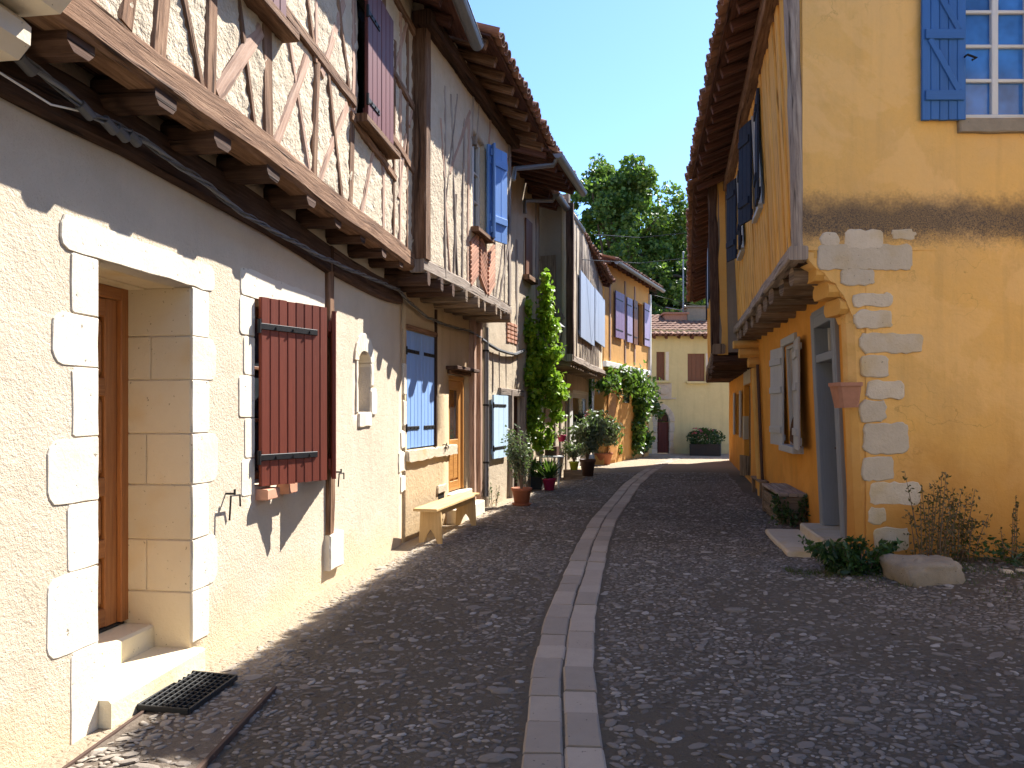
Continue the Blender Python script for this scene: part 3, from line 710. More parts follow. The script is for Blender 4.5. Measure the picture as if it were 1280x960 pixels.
# right reveal of smooth ashlar, left reveal, soffit stone
Wrev = Wall(tuple(W1.P(sD1, 0).xy), tuple((W1.P(sD1, 0) - W1.n).xy), 1)
if Wrev.n.dot(-W1.d) < 0: Wrev.n = -Wrev.n
zz = [.0, .49, .81, 1.15, 1.467, 1.80, 2.07, 2.37]
for i in range(7):
    cuts = [0, DEP] if i in (0, 4, 2, 6) else [0, .27 if i == 5 else .30, DEP]
    for a, b in zip(cuts, cuts[1:]): stone(Wrev, house1, a + (.001 if a == 0 else 0), b, zz[i], zz[i + 1], .010, -.05, 'reveal_stone', .002, .008, .005, gap=.0025)
Wrl = Wall(tuple(W1.P(sD0, 0).xy), tuple((W1.P(sD0, 0) - W1.n).xy), 1); Wrl.n = W1.d.copy()
for i in range(7): stone(Wrl, house1, 0.001, DEP, zl[i], zl[i + 1], .006, -.05, 'reveal_stone', .002, .008, .005, gap=.003)
k = MB(); k.beam(W1.P(sD0 + .01, 2.41, -.20), W1.P(sD1 - .01, 2.41, -.20), .19, .09, (0, 0, 1), .006); k.build('soffit_stone', M['reveal_stone'], house1)
k = MB(); k.beam(W1.P(sD0 + .01, 2.405, -.40), W1.P(sD1 - .01, 2.405, -.40), .18, .09, (0, 0, 1), .006); k.build('soffit_stone', M['reveal_stone'], house1)
# steps
def block(name, mat, parent, W, s0, s1, z0, z1, o0, o1, c=.015, jit=.003):
    k = MB(); om = (o0 + o1) / 2; k.beam(W.P(s0, (z0 + z1) / 2, om), W.P(s1, (z0 + z1) / 2, om), o1 - o0, z1 - z0, (0, 0, 1), c, jit, 4)
    return k.build(name, M[mat], parent)
block('step', 'step_stone', house1, W1, sD0 - .0, sD1 + .02, -.1, .145, -.30, .075)
block('step', 'step_stone', house1, W1, sD0 + .012, sD1 - .012, .0, .285, -.62, -.245)
# door of varnished wood
dr = thing('door', '', '', W1.P(sD0, 0, -DEP)); del dr['label']; del dr['category']; dr.parent = house1; dr.location = W1.P(sD0, 0, -DEP) - Vector(house1.location)
def bar(parent, name, W, a, b, w, h, o, mat, c=.006, jit=0):
    k = MB(); k.beam(W.P(a[0], a[1], o), W.P(b[0], b[1], o), w, h, W.n, c, jit); return k.build(name, M[mat], parent)
def panel_door(parent, W, s0, s1, z0, z1, o, mat, rows, cols=2, st=.10, glass=None, fr=.06):
    bar(parent, 'frame', W, (s0 + fr / 2, z0), (s0 + fr / 2, z1), fr, .08, o, mat); bar(parent, 'frame', W, (s1 - fr / 2, z0), (s1 - fr / 2, z1), fr, .08, o, mat)
    bar(parent, 'frame', W, (s0 + fr, z1 - fr / 2), (s1 - fr, z1 - fr / 2), fr, .08, o, mat)
    a, b, zt = s0 + fr + .003, s1 - fr - .003, z1 - fr - .003
    bar(parent, 'stile', W, (a + st / 2, z0), (a + st / 2, zt), st, .045, o - .01, mat); bar(parent, 'stile', W, (b - st / 2, z0), (b - st / 2, zt), st, .045, o - .01, mat)
    zs = [z0] + rows + [zt]
    for q in zs:
        zc = min(max(q, z0 + st / 2), zt - st / 2); bar(parent, 'rail', W, (a + st, zc), (b - st, zc), st, .043, o - .01, mat)
    for i, (q0, q1) in enumerate(zip(zs, zs[1:])):
        lo = q0 + (st if i == 0 else st / 2); hi = q1 - (st if i == len(zs) - 2 else st / 2)
        if glass is not None and i in glass:
            mb = MB(); slab(mb, W, [(a + st, lo), (b - st, lo), (b - st, hi), (a + st, hi)], o - .03, o - .015, .002); mb.build('pane', M['glass'], parent); continue
        n = cols; w = (b - a - 2 * st) / n
        for j in range(n):
            mb = MB(); slab(mb, W, [(a + st + w * j + .012, lo + .01), (a + st + w * (j + 1) - .012, lo + .01), (a + st + w * (j + 1) - .012, hi - .01), (a + st + w * j + .012, hi - .01)], o - .035, o + .004, .022); mb.build('panel', M[mat], parent)
            if j: bar(parent, 'mullion', W, (a + st + w * j, lo), (a + st + w * j, hi), .03, .04, o - .012, mat)
    mb = MB(); slab(mb, W, [(s0, z0), (s1, z0), (s1, z1), (s0, z1)], o - .06, o - .036, .002); mb.build('backing', M[mat], parent)
panel_door(dr, W1, sD0 + .0, sD1 - .0, .31, 2.36, -DEP + .03, 'door_wood', [.78, 1.15, 1.75], 3, .11, None, .075)
block('threshold', 'iron', house1, W1, sD0 + .02, sD1 - .02, .285, .305, -.5, -.44, .004, 0)
# red shuttered window
stone(W1, house1, W1.s(299), W1.s(405), 2.42, 2.62, .008, -.12, r=.04, bev=.004, name='lintel')
zq = [1.0, 1.27, 1.56, 1.86, 2.14, 2.42]
for i, wpx in enumerate([301, 305, 298, 304, 299]): stone(W1, house1, W1.s(wpx), sW0 + .0, zq[i], zq[i + 1], .005, -.12, r=.03, jit=.0035, sq=1, bev=.003)
win = thing('window', '', '', W1.P(sW0, 1.06, -.2)); del win['label']; del win['category']; win.parent = house1; win.location = W1.P(sW0, 1.06, -.2) - Vector(house1.location)
def sash(parent, W, s0, s1, z0, z1, o, mat='white_paint', nx=2, nz=3, pane='glass', fr=.06, bar_=.03):
    bar(parent, 'frame', W, (s0, z0 + fr / 2), (s1, z0 + fr / 2), fr, .06, o, mat); bar(parent, 'frame', W, (s0, z1 - fr / 2), (s1, z1 - fr / 2), fr, .06, o, mat)
    bar(parent, 'frame', W, (s0 + fr / 2, z0 + fr), (s0 + fr / 2, z1 - fr), fr, .06, o, mat); bar(parent, 'frame', W, (s1 - fr / 2, z0 + fr), (s1 - fr / 2, z1 - fr), fr, .06, o, mat)
    a, b, lo, hi = s0 + fr, s1 - fr, z0 + fr, z1 - fr
    for i in range(1, nx): bar(parent, 'mullion', W, (a + (b - a) * i / nx, lo), (a + (b - a) * i / nx, hi), .07 if nx == 2 else bar_, .05, o, mat)
    for i in range(1, nz): bar(parent, 'glazing_bar', W, (a, lo + (hi - lo) * i / nz), (b, lo + (hi - lo) * i / nz), bar_, .04, o - .002, mat)
    for i in range(nx):
        for j in range(nz):
            x0, x1, y0, y1 = a + (b - a) * i / nx, a + (b - a) * (i + 1) / nx, lo + (hi - lo) * j / nz, lo + (hi - lo) * (j + 1) / nz
            mb = MB(); slab(mb, W, [(x0, y0), (x1, y0), (x1, y1), (x0, y1)], o - .03, o - .018, .001); mb.build('pane', M[pane], parent)
sash(win, W1, sW0 + .01, sW1 - .01, 1.07, 2.41, -.22, 'brown_paint')
shutter(house1, W1.P(sW0 + .01, 0, .035), (.52, .854, 0), (.854, -.52, 0), .66, 1.06, 2.43, 'red_paint', 8, straps=(1.27, 2.22))
shutter(house1, W1.P(sW1 - .03, 0, .045), (.25, -.968, 0), (.968, .25, 0), .64, 1.05, 2.43, 'red_paint', 8, straps=())
for a, b, z in ((319, 334, 1.0), (346, 357, 1.01)):
    k = MB(); k.beam(W1.P(W1.s(a), z, .02), W1.P(W1.s(b), z, .02), .16, .08, (0, 0, 1), .008, .004); k.build('brick', M['brick'], house1)
# post with stone foot, dark wall plates
timber(W1, house1, (W1.s(410), .50), (W1.s(409.5), 2.95), .115, 'post', 'timber', .045, .14)
stone(W1, house1, W1.s(405), W1.s(423), .17, .50, .06, -.1, r=.015, name='padstone')
k = MB(); k.beam(W1.P(0, 2.99, -.04), W1.P(W1.s(407), 2.975, -.04), .25, .18, W1.n, .02, .012, 14, bow=Vector((0, 0, .09))); k.build('wall_plate', M['timber_dark'], house1)
k = MB(); k.beam(W1.P(W1.s(410), 2.98, -.035), W1.P(W1.s(498), 3.0, -.035), .24, .18, W1.n, .02, .012, 10, bow=Vector((0, 0, -.03))); k.build('wall_plate', M['timber_dark'], house1)
# arched niche
stone(W1, house1, sN0 - .06, sN0 + .005, 1.58, 2.22, .015, -.2, r=.01); stone(W1, house1, sN1 - .005, W1.s(470), 1.56, 1.86, .02, -.2, r=.06); stone(W1, house1, sN1 - .005, W1.s(466), 1.86, 2.14, .018, -.2, r=.03)
mb = MB(); c0 = (sN0 + sN1) / 2; wN = (sN1 - sN0) / 2
arc = [(c0 + (wN + .11) * math.cos(math.pi * i / 10), 2.12 + (wN + .10) * math.sin(math.pi * i / 10)) for i in range(11)]
inn = [(c0 + wN * .96 * math.cos(math.pi * i / 10), 2.12 + wN * .55 * math.sin(math.pi * i / 10)) for i in range(11)]
for i in range(10): slab(mb, W1, [inn[i], arc[i], arc[i + 1], inn[i + 1]], -.35, .02, .004)
mb.build('arch_stone', M['limestone'], house1)
stone(W1, house1, W1.s(447), W1.s(463.5), 1.44, 1.60, .02, -.2, r=.015, name='sill')
mb = MB(); slab(mb, W1, [(sN0 - .02, 1.58), (sN1 + .02, 1.58), (sN1 + .02, 2.4), (sN0 - .02, 2.4)], -.45, -.40, .002); mb.build('backing', M['ochre_cast'], house1)
# iron shutter stays
def hook(parent, W, px, py, hgt=.16):
    a, z = W.sz(px, py); k = MB()
    k.tube([W.P(a, z, -.02), W.P(a, z, .07)], .008, 6); k.tube([W.P(a - .06, z - hgt, .06), W.P(a - .05, z - .01, .065), W.P(a + .07, z - .015, .065), W.P(a + .085, z - hgt * .55, .06)], .007, 6)
    k.tube([W.P(a, z, .065), W.P(a, z + .03, .065)], .008, 6)
    k.build('shutter_stay', M['iron'], parent)
hook(house1, W1, 282, 617, .17); hook(house1, W1, 418, 590, .13)
# white stones bedded in the seam to the next house
for z0, z1, p0, p1 in ((1.15, 1.38, 500, 509), (.86, 1.12, 497, 508), (.62, .84, 499.5, 508.5), (1.42, 1.75, 503, 508), (1.8, 2.2, 503.5, 508)):
    stone(W1, house1, W1.s(p0), W1.s(p1), z0, z1, .014, -.1, r=.03, jit=.012)
# jetty: joists, boards, bressumer
y_ = -.02
js = 2.12
while js < W1.s(536):
    k = MB(); zc = 3.205 + random.uniform(-.012, .012)
    k.beam(W1.P(js, zc, -.3), W1.P(js + random.uniform(-.03, .03), zc - .005, .338 + random.uniform(-.02, .01)), random.uniform(.15, .20), .16, (0, 0, 1), .035, .012, 4)
    k.build('joist', M['timber_dark'], house1); js += random.uniform(.54, .66)
for i in range(3):
    k = MB(); k.beam(W1.P(0, 3.30, -.05 + .15 * i), W1.P(W1.s(536), 3.30, -.05 + .15 * i), .146, .025, (0, 0, 1), .003); k.build('floor_board', M['timber_dark'], house1)
k = MB(); k.beam(W1u.P(0, 3.325, -.07), W1u.P(W1u.s(531), 3.275, -.07), .205, .19, W1u.n, .03, .016, 26); k.build('bressumer', M['timber'], house1)
# corbel stones at the near corner
for a, b, z0, z1, o1 in ((-.9, 1.09, 3.17, 3.50, .50), (-.9, 1.07, 2.99, 3.18, .30), (-.9, 1.0, 2.82, 3.0, .12)):
    k = MB(); k.beam(W1.P(a, (z0 + z1) / 2, (o1 - .3) / 2), W1.P(b + .8, (z0 + z1) / 2, (o1 - .3) / 2), o1 + .3, z1 - z0 - .015, (0, 0, 1), .09, .012, 8)
    k.build('corbel_stone', M['grey_stone'] if False else M['limestone'], house1)
# upper wall, rubble infill
s_end = W1u.s(533)
z_s = 4.16
wn1 = (W1u.s(447), W1u.s(481), z_s, 5.45); wn2 = (W1u.s(282), W1u.s(343), z_s, 5.45)
wall_mesh(W1u, 'infill', M['infill'], house1, 0, s_end, 3.36, 6.25, [wn1, wn2], thick=.16, step=.035, amp=.012, freq=1.4, amp2=.014, freq2=11)
def tpx(W, parent, pts, w, name='stud', mat='timber', o=.012, h=.10, jit=.012, ext=.02):
    (a, b), (c, d) = pts; p = Vector(W.sz(a, b)); q = Vector(W.sz(c, d)); e_ = (q - p).normalized() * ext; p = p - e_; q = q + e_; return timber(W, parent, p, q, w, name, mat, o, h, jit)
studs = [((264, -40), (262, 108), .09), ((226, -10), (247, 92), .045), ((291, -40), (317, 152), .045), ((333, 38), (335, 172), .10), ((358, 33), (387, 222), .045),
         ((395, -60), (395, 64), .055), ((395.5, 92), (392, 226), .06), ((377, -60), (392, 62), .045), ((414, -60), (436, 118), .05), ((411, 108), (426, 250), .05), ((444, -160), (441.5, 128), .085), ((439.5, 160), (437, 256), .085),
         ((480.5, -160), (479, 75), .06), ((479, 75), (478, 290), .07), ((493, 62), (491, 300), .05), ((500.5, 20), (499, 310), .05), ((509, 40), (508, 318), .05), ((516.5, 50), (515, 324), .05), ((524.5, 60), (523, 330), .05), ((532, 40), (531, 338), .10), ((205, -60), (196, 60), .09), ((170, -60), (160, 10), .08)]
for a, b, w in studs: tpx(W1u, house1, (a, b), w * 1.3, 'stud', random.choice(['timber', 'timber', 'timber_pink']), random.uniform(.006, .018), ext=.09)
braces = [((320, 42), (276, 112), .085), ((380, 80), (344, 182), .07), ((427, 8), (404, 86), .075), ((431, 138), (398, 230), .07), ((508, 28), (492, 92), .05), ((522, 92), (512, 152), .045), ((470, 176), (452, 262), .05), ((506, 175), (498, 240), .045)]
for a, b, w in braces: tpx(W1u, house1, (a, b), w * 1.25, 'brace', 'timber_pink', .014, ext=.07)
for a, b, w in (((346, 4), (440, 126), .10), ((480, 72), (531, 162), .085), ((481, 160), (531, 236), .085), ((493, -4), (531, 68), .10), ((438, 146), (492, 222), .08), ((180, -170), (346, 2), .1)):
    tpx(W1u, house1, (a, b), w, 'rail', 'timber', .028, .12)
for wq in (wn1, wn2):
    mb = MB(); slab(mb, W1u, [(wq[0] - .1, wq[2] - .1), (wq[1] + .1, wq[2] - .1), (wq[1] + .1, wq[3] + .1), (wq[0] - .1, wq[3] + .1)], -.21, -.165, .002); mb.build('pane', M['glass'], house1)
# maroon shuttered window upstairs, plus the one cut by the top of the view
for i, (wn_, lab) in enumerate(((wn1, ''), (wn2, ''))):
    bar(house1, 'sill', W1u, (wn_[0] - .12, z_s - .03), (wn_[1] + .10, z_s - .03), .07, .20, .03, 'timber', .01, .004)
    ww = (wn_[1] - wn_[0]) / 2
    shutter(house1, W1u.P(wn_[0] + .01, 0, .075), W1u.d, W1u.n, ww - .015, z_s - .05, 5.4, 'maroon', 3, straps=(z_s + .17, 5.1))
    shutter(house1, W1u.P(wn_[1] - .01, 0, .075), -W1u.d, W1u.n, ww - .015, z_s - .05, 5.4, 'maroon', 3, straps=())
k = MB(); k.beam(W1u.P(wn1[1] + .02, z_s + .08, .04), W1u.P(wn1[1] + .02, 5.4, .04), .05, .06, W1u.n, .006); k.build('jamb', M['maroon'], house1)
e0 = W1u.P(-9, 5.97, .57); e1 = W1u.P(W1u.sY(9.03), 5.97, .57)
roof(house1, e0, e1, (-9, 5), 21, 4.5, .75, .5, gutter=(0, 1))
wall_mesh(W1, 'wall', M['roughcast'], house1, -9, -.002, -.2, 3.32, step=1.5, thick=.5)
wall_mesh(W1u, 'infill', M['infill'], house1, -9, -.002, 3.33, 6.25, step=1.5, thick=.3)
# near gable end so the house is closed
Wg = Wall((-9.5, -7.9), (-3.75, -7.9), 1)
wall_mesh(Wg, 'gable', M['roughcast'], house1, 0, 5.5, -.2, 6, step=1)

# ------------------------------------------------------------------ left side: second house (blue shutters)
W2 = Wall((-1.325, 9.29), (-.50, 12.66), 1)
house2 = thing('timber_framed_house', 'left house with closed blue shutters, glazed orange door and jettied upper floor', 'house', (-1.2, 11.4, 0))
s_a, s_b = 0, W2.L
b0, b1 = W2.s(508), W2.s(543); d0, d1 = W2.s(560.5), W2.s(583)
wall_mesh(W2, 'wall', M['ochre_cast'], house2, s_a, s_b, -.2, 3.3, [(b0, b1, 1.13, 2.62), (d0, d1, .40, 2.18)], thick=.4, step=.3, amp=.015, amp2=.005, freq2=5)
bar(house2, 'lintel', W2, (b0 - .03, 2.655), (b1 + .06, 2.655), .06, .12, -.03, 'timber')
bar(house2, 'jamb', W2, (b1 + .02, 1.13), (b1 + .02, 3.0), .05, .10, -.02, 'timber_dark')
wb = (b1 - b0) / 2
shutter(house2, W2.P(b0 + .01, 0, -.015), W2.d, W2.n, wb - .012, 1.15, 2.61, 'blue_light', 4, straps=(1.40, 2.36))
shutter(house2, W2.P(b1 - .01, 0, -.015), -W2.d, W2.n, wb - .012, 1.15, 2.61, 'blue_light', 4, straps=(1.40, 2.36))
stone(W2, house2, b0 - .05, b1 + .9, .98, 1.12, .05, -.1, 'quoin', r=.02, jit=.012, name='sill')
hook(house2, W2, 553, 556, .10)
dr2 = thing('door', '', '', W2.P(d0, .33, -.2)); del dr2['label']; del dr2['category']; dr2.parent = house2; dr2.location = W2.P(d0, .33, -.2) - Vector(house2.location)
panel_door(dr2, W2, d0 + .02, d1 - .02, .43, 2.14, -.07, 'door_orange', [1.12], 2, .14, (1,), .07)
k = MB(); k.tube([W2.P(d0 + .32, 1.15, -.14), W2.P(d0 + .32, 1.15, -.08), W2.P(d0 + .42, 1.15, -.08)], .012, 6); k.build('handle', M['iron'], dr2)
block('doorstep', 'step_stone', house2, W2, d0 - .05, d1 + .08, .15, .41, -.3, .07)
block('doorstep', 'limestone', house2, W2, d0 - .1, d1 + .35, -.1, .20, -.1, .20)
bar(house2, 'door_hood', W2, (d0 - .12, 2.235), (d1 + .12, 2.235), .05, .24, .06, 'timber_dark', .008)
bar(house2, 'door_hood', W2, (d0 - .06, 2.18), (d1 + .06, 2.18), .05, .12, .0, 'timber', .008)
for q in (W2.s(596), W2.s(588)): bar(house2, 'post', W2, (q, .1), (q, 3.1), .12, .14, .01, 'timber_pink', .01, .01)
# vent
av, zv = W2.sz(551, 618); stone(W2, house2, av - .2, av + .2, zv + .02, zv + .14, .03, -.05, 'quoin', name='lintel')
mb = MB(); slab(mb, W2, rrect(av - .13, av + .13, zv - .2, zv + .02, .003, .01), -.02, .008, .003); mb.build('vent', M['iron'], house2)
# upper floor
W2u = Wall((-.985, 8.43), (-.03, 12.22), 1)
s2w0, s2w1 = W2u.s(590), W2u.s(606)
zw0 = W2u.zz(605, 296); zw1 = W2u.zz(605, 180)
wall_mesh(W2u, 'infill', M['infill'], house2, 0, W2u.L, 3.28, 6.25, [(s2w0, s2w1, zw0, zw1)], thick=.16, step=.06, amp=.012, freq=1.4, amp2=.009, freq2=11)
k = MB(); k.beam(W2u.P(-.02, 3.25, -.07), W2u.P(W2u.L + .03, 3.22, -.07), .17, .18, W2u.n, .025, .014, 14); k.build('bressumer', M['timber_grey'], house2)
a = .12
while a < W2u.L + .1:
    p = W2u.P(a, 3.10, .03 + random.uniform(-.02, .05)); q = W2.P(W2.sY(p.y + .05), 3.10, -.2)
    k = MB(); k.beam(q, p, random.uniform(.13, .18), .15, (0, 0, 1), .03, .01, 4); k.build('joist', M['timber_dark'] if a < 1.4 else M['old_plank'], house2); a += random.uniform(.4, .52)
for i in range(5):
    k = MB(); f = i / 4.6
    k.beam(W2.P(-.75, 3.19, 0).lerp(W2u.P(0.02, 3.19, -.12), f), W2.P(W2.L, 3.19, 0).lerp(W2u.P(W2u.L, 3.19, -.12), f), .2, .022, (0, 0, 1), .003); k.build('floor_board', M['timber_dark'], house2)
k = MB(); k.beam(W2u.P(.06, 3.3, -.04), W2u.P(.06, 5.95, -.04), .17, .17, W2u.n, .015, .012); k.build('post', M['timber'], house2)
timber(W2u, house2, (W2u.L - .07, 3.3), (W2u.L - .07, 6.0), .14, 'post', 'timber_grey', .02, .16)
for a, b, w in (((556, 110), (556, 345), .05), ((563, 120), (572, 352), .05), ((580, 150), (577, 356), .055), ((586, 150), (584, 362), .09), ((587, 140), (562, 215), .06), ((632, 200), (630, 390), .07), ((618, 300), (616, 380), .06), ((623, 380), (636, 300), .07), ((634, 200), (624, 260), .05), ((570, 245), (567, 352), .04), ((599, 300), (597, 366), .04), ((551, 150), (562, 340), .05), ((571, 120), (557, 250), .05), ((592, 110), (590, 170), .06), ((600, 110), (596, 180), .05), ((613, 150), (611, 185), .05), ((629, 300), (618, 385), .05)):
    tpx(W2u, house2, (a, b), w, 'stud', random.choice(['timber_grey', 'timber_pink']), random.uniform(.006, .018))
for z, n_ in ((5.93, 'wall_plate'),): bar(house2, n_, W2u, (-.1, z), (W2u.L + .1, z), .16, .22, .02, 'timber_dark', .015, .01)
# herringbone brick panel under the window
a0, a1 = W2u.s(584) + .04, W2u.s(618) - .03
cw = (a1 - a0) / 3
for j in range(3):
    z = 3.34
    while z < zw0 - .16:
        sg = 1 if j != 1 else -1; c_ = a0 + cw * (j + .5); hw = cw * .40; dz = hw * .62 * sg
        k = MB(); k.beam(W2u.P(c_ - hw, z + .05 - dz, .012), W2u.P(c_ + hw, z + .05 + dz, .012 + random.uniform(-.004, .004)), .042, .05, W2u.n, .006, .002, 1); k.build('brick', M['brick'], house2); z += .062
    if j: timber(W2u, house2, (a0 + cw * j, 3.33), (a0 + cw * j, zw0 - .07), .05, 'stud', 'timber_grey', .014)
bar(house2, 'sill', W2u, (s2w0 - .08, zw0 - .04), (s2w1 + .08, zw0 - .04), .07, .18, .03, 'timber', .01, .004)
win2 = thing('window', '', '', W2u.P(s2w0, zw0, -.1)); del win2['label']; del win2['category']; win2.parent = house2; win2.location = W2u.P(s2w0, zw0, -.1) - Vector(house2.location)
sash(win2, W2u, s2w0, s2w1, zw0, zw1, -.10, 'white_paint', 2, 3)
hp = W2u.P(W2u.s(605), 0, .05)
shutter(house2, hp, W2u.d * .95 + W2u.n * .31, W2u.n * .95 - W2u.d * .31, .50, zw0 - .02, zw1, 'blue_bright', 3, ledges=(zw0 + .28, zw1 - .22), straps=())
hp2 = W2u.P(s2w1 + .12, 0, .06)
shutter(house2, hp2, W2u.n * .5 - W2u.d * .86, W2u.d * .5 + W2u.n * .86, .2, zw0 - .02, zw1, 'blue_bright', 1)
roof(house2, (-.19, 8.95, 6.03), (.68, 12.55, 5.93), (-8, 13), 20, 4.5, 1.0, .42, raft_mat='timber')
# downpipe
def pipe(name, parent, pts, r, mat='zinc', n=10):
    k = MB(); k.tube(pts, r, n); return k.build(name, M[mat], parent, True)
pp = W2.P(W2.L - .04, 0, .08)
pipe('downpipe', house2, [pp + Vector((0, 0, .2)), pp + Vector((0, 0, 3.0))], .045)
for z in (.75, 1.7, 2.6): pipe('pipe_clip', house2, [pp + Vector((0, 0, z)), pp + Vector((0, 0, z + .03))], .055, 'iron')

# ------------------------------------------------------------------ left side: third house
house3 = thing('plastered_house', 'narrow pale plastered house with one light blue ground floor shutter', 'house', (-.1, 15.4, 0))
W3 = Wall((-.46, 12.7), (.60, 16.45), 1)
g0, g1 = W3.s(638), W3.s(652); u0, u1 = W3.s(655), W3.s(663)
zu0, zu1 = W3.zz(659, 346), W3.zz(659, 276)
wall_mesh(W3, 'wall', M['pale_cast'], house3, 0, W3.L, -.2, 6.75, [(g0, g1, .02, W3.zz(645, 496)), (u0, u1, zu0, zu1)], thick=.3, step=.3, amp=.02, amp2=.006, freq2=6)
zd = W3.zz(645, 496)
dr3 = thing('door', '', '', W3.P(g0, 0, -.1)); del dr3['label']; del dr3['category']; dr3.parent = house3; dr3.location = W3.P(g0, 0, -.1) - Vector(house3.location)
panel_door(dr3, W3, g0 + .02, g1 - .02, .05, zd, -.12, 'door_dark', [.8], 2, .1, (1,), .06)
for q in (g0 - .06, g1 + .06): bar(house3, 'jamb', W3, (q, 0), (q, zd + .12), .11, .12, .01, 'timber_grey', .01, .01)
bar(house3, 'lintel', W3, (g0 - .8, zd + .07), (g1 + .12, zd + .07), .13, .12, .0, 'timber_grey', .01, .01)
l0, l1 = W3.s(612.5), W3.s(631); zb, zt = W3.zz(621, 572), W3.zz(621, 494)
shutter(house3, W3.P(l0, 0, .05), W3.d, W3.n, l1 - l0, zb, zt, 'blue_pale', 3, straps=(zb + .18, zt - .18), parts=True)
shutter(house3, W3.P(u0, 0, .03), W3.d, W3.n, u1 - u0, zu0, zu1, 'brown_paint', 2, parts=False)
bar(house3, 'sill', W3, (u0 - .1, zu0 - .06), (u1 + .1, zu0 - .06), .1, .2, .04, 'timber', .01)
for px, y0, y1, w in ((646, 300, 480, .13), (640, 440, 490, .05), (632, 440, 490, .04), (624, 440, 490, .05), (616, 440, 490, .04), (637, 580, 625, .08), (654, 480, 610, .1), (670, 240, 420, .09)):
    p, q = W3.sz(px, y0), W3.sz(px, y1); timber(W3, house3, (p[0], q[1]), (p[0], p[1]), w, 'stud', 'timber_grey', .012, .1, .012)
mb = MB(); rr_ = W3.sz(633, 425)
for i in range(5):
    for j in range(3):
        k = MB(); k.beam(W3.P(rr_[0] + j * .24, rr_[1] + i * .08, .0), W3.P(rr_[0] + j * .24 + .2, rr_[1] + i * .08, .0), .055, .05, W3.n, .005); k.build('brick', M['brick'], house3)
roof(house3, (.72, 12.75, 5.98), (1.37, 15.12, 6.0), (-6, 17), 18, 4.5, 1.5, .36, gutter=(0, 1))
roof(house3, (.84, 15.25, 6.03), (1.66, 18.45, 6.05), (-6, 19), 18, 4.5, 1.3, .36, gutter=(0, 1))
pipe('rainwater_pipe', house3, [Vector((.76, 12.95, 5.9)), Vector((.70, 13.0, 5.82)), Vector((.05, 12.5, 5.60)), Vector((.02, 12.45, 5.4))], .04)
pipe('rainwater_pipe', house3, [Vector((.87, 15.35, 5.96)), Vector((.82, 15.4, 5.88)), W3.P(W3.s(651), 5.75, .08), W3.P(W3.s(651), 5.5, .08)], .04)
# ------------------------------------------------------------------ left side: fourth house
house4 = thing('timber_framed_house', 'weathered grey timber house with blue grey upstairs shutters left of the orange house', 'house', (1.3, 19.8, 0))
W4s = Wall((.56, 16.62), (1.22, 16.36), 1); W4u = Wall((1.22, 16.36), (2.70, 22.7), 1); W4 = Wall((.68, 16.7), (2.30, 22.8), 1)
wall_mesh(W4s, 'side_wall', M['grey_cast'], house4, 0, W4s.L, 2.75, 6.3, step=.3, thick=.12)
wall_mesh(W4u, 'infill', M['pale_cast'], house4, 0, W4u.L, 2.72, 6.1, step=.2, thick=.15, amp2=.01)
mb = MB(); 
bar(house4, 'hatch', W4s, (W4s.L * .35, 3.6), (W4s.L * .35, 5.0), .36, .05, .01, 'old_plank')
bar(house4, 'corner_post', W4u, (.06, 2.75), (.06, 6.1), .14, .16, .02, 'timber_dark', .012, .012)
bar(house4, 'brace', W4s, (.12, 4.6), (.6, 3.6), .07, .05, .02, 'timber_grey')
for i in range(24):
    a = .25 + i * .225
    if random.random() < .9: timber(W4u, house4, (a + random.uniform(-.04, .04), 2.8), (a + random.uniform(-.04, .04), 5.9), random.uniform(.07, .12), 'stud', 'timber_grey', .015, .1, .014)
bar(house4, 'bressumer', W4u, (-.05, 2.76), (W4u.L, 2.76), .16, .18, .0, 'timber_grey', .02, .014)
a = .1
while a < W4u.L:
    p = W4u.P(a, 2.64, .04); q = W4.P(W4.sY(p.y + .15), 2.64, -.15); k = MB(); k.beam(q, p, .12, .12, (0, 0, 1), .02, .01, 3); k.build('joist', M['old_plank'], house4); a += .38
for i in range(4):
    k = MB(); k.beam(W4.P(0, 2.71, i * .16), W4.P(W4.L, 2.71, i * .16), .155, .02, (0, 0, 1), .003); k.build('floor_board', M['timber_dark'], house4)
for pa, pb, y0, y1 in ((722, 739.5, 349, 427), (740.5, 753, 368, 430)):
    q0, q1 = W4u.s(pa), W4u.s(pb); z1, z0 = W4u.zz((pa + pb) / 2, y0), W4u.zz((pa + pb) / 2, y1)
    shutter(house4, W4u.P(q0, 0, .06), W4u.d, W4u.n, q1 - q0, z0, z1, 'blue_grey', 3)
wall_mesh(W4, 'wall', M['pale_cast'], house4, 0, W4.L, -.2, 2.8, [(W4.s(716), W4.s(738), .05, 2.2)], step=.4, thick=.3)
dr4 = thing('door', '', '', W4.P(W4.s(716), 0, -.1)); del dr4['label']; del dr4['category']; dr4.parent = house4; dr4.location = W4.P(W4.s(716), 0, -.1) - Vector(house4.location)
panel_door(dr4, W4, W4.s(716), W4.s(738), .06, 2.2, -.1, 'white_paint', [.9], 2, .12, (1,), .08)
for px in (693, 700, 707, 744, 750): a = W4.s(px); timber(W4, house4, (a, 0), (a, 2.65), .13, 'post', 'timber_grey', .03, .12)
for px, c_ in ((711, 'white_paint'), (741, 'white_paint')): a = W4.s(px); shutter(house4, W4.P(a - .2, 0, .05), W4.d, W4.n, .42, .5, 2.1, c_, 3)
roof(house4, (1.72, 18.55, 5.98), (3.07, 22.75, 5.42), (-4, 24), 18, 4.5, .8, .36)
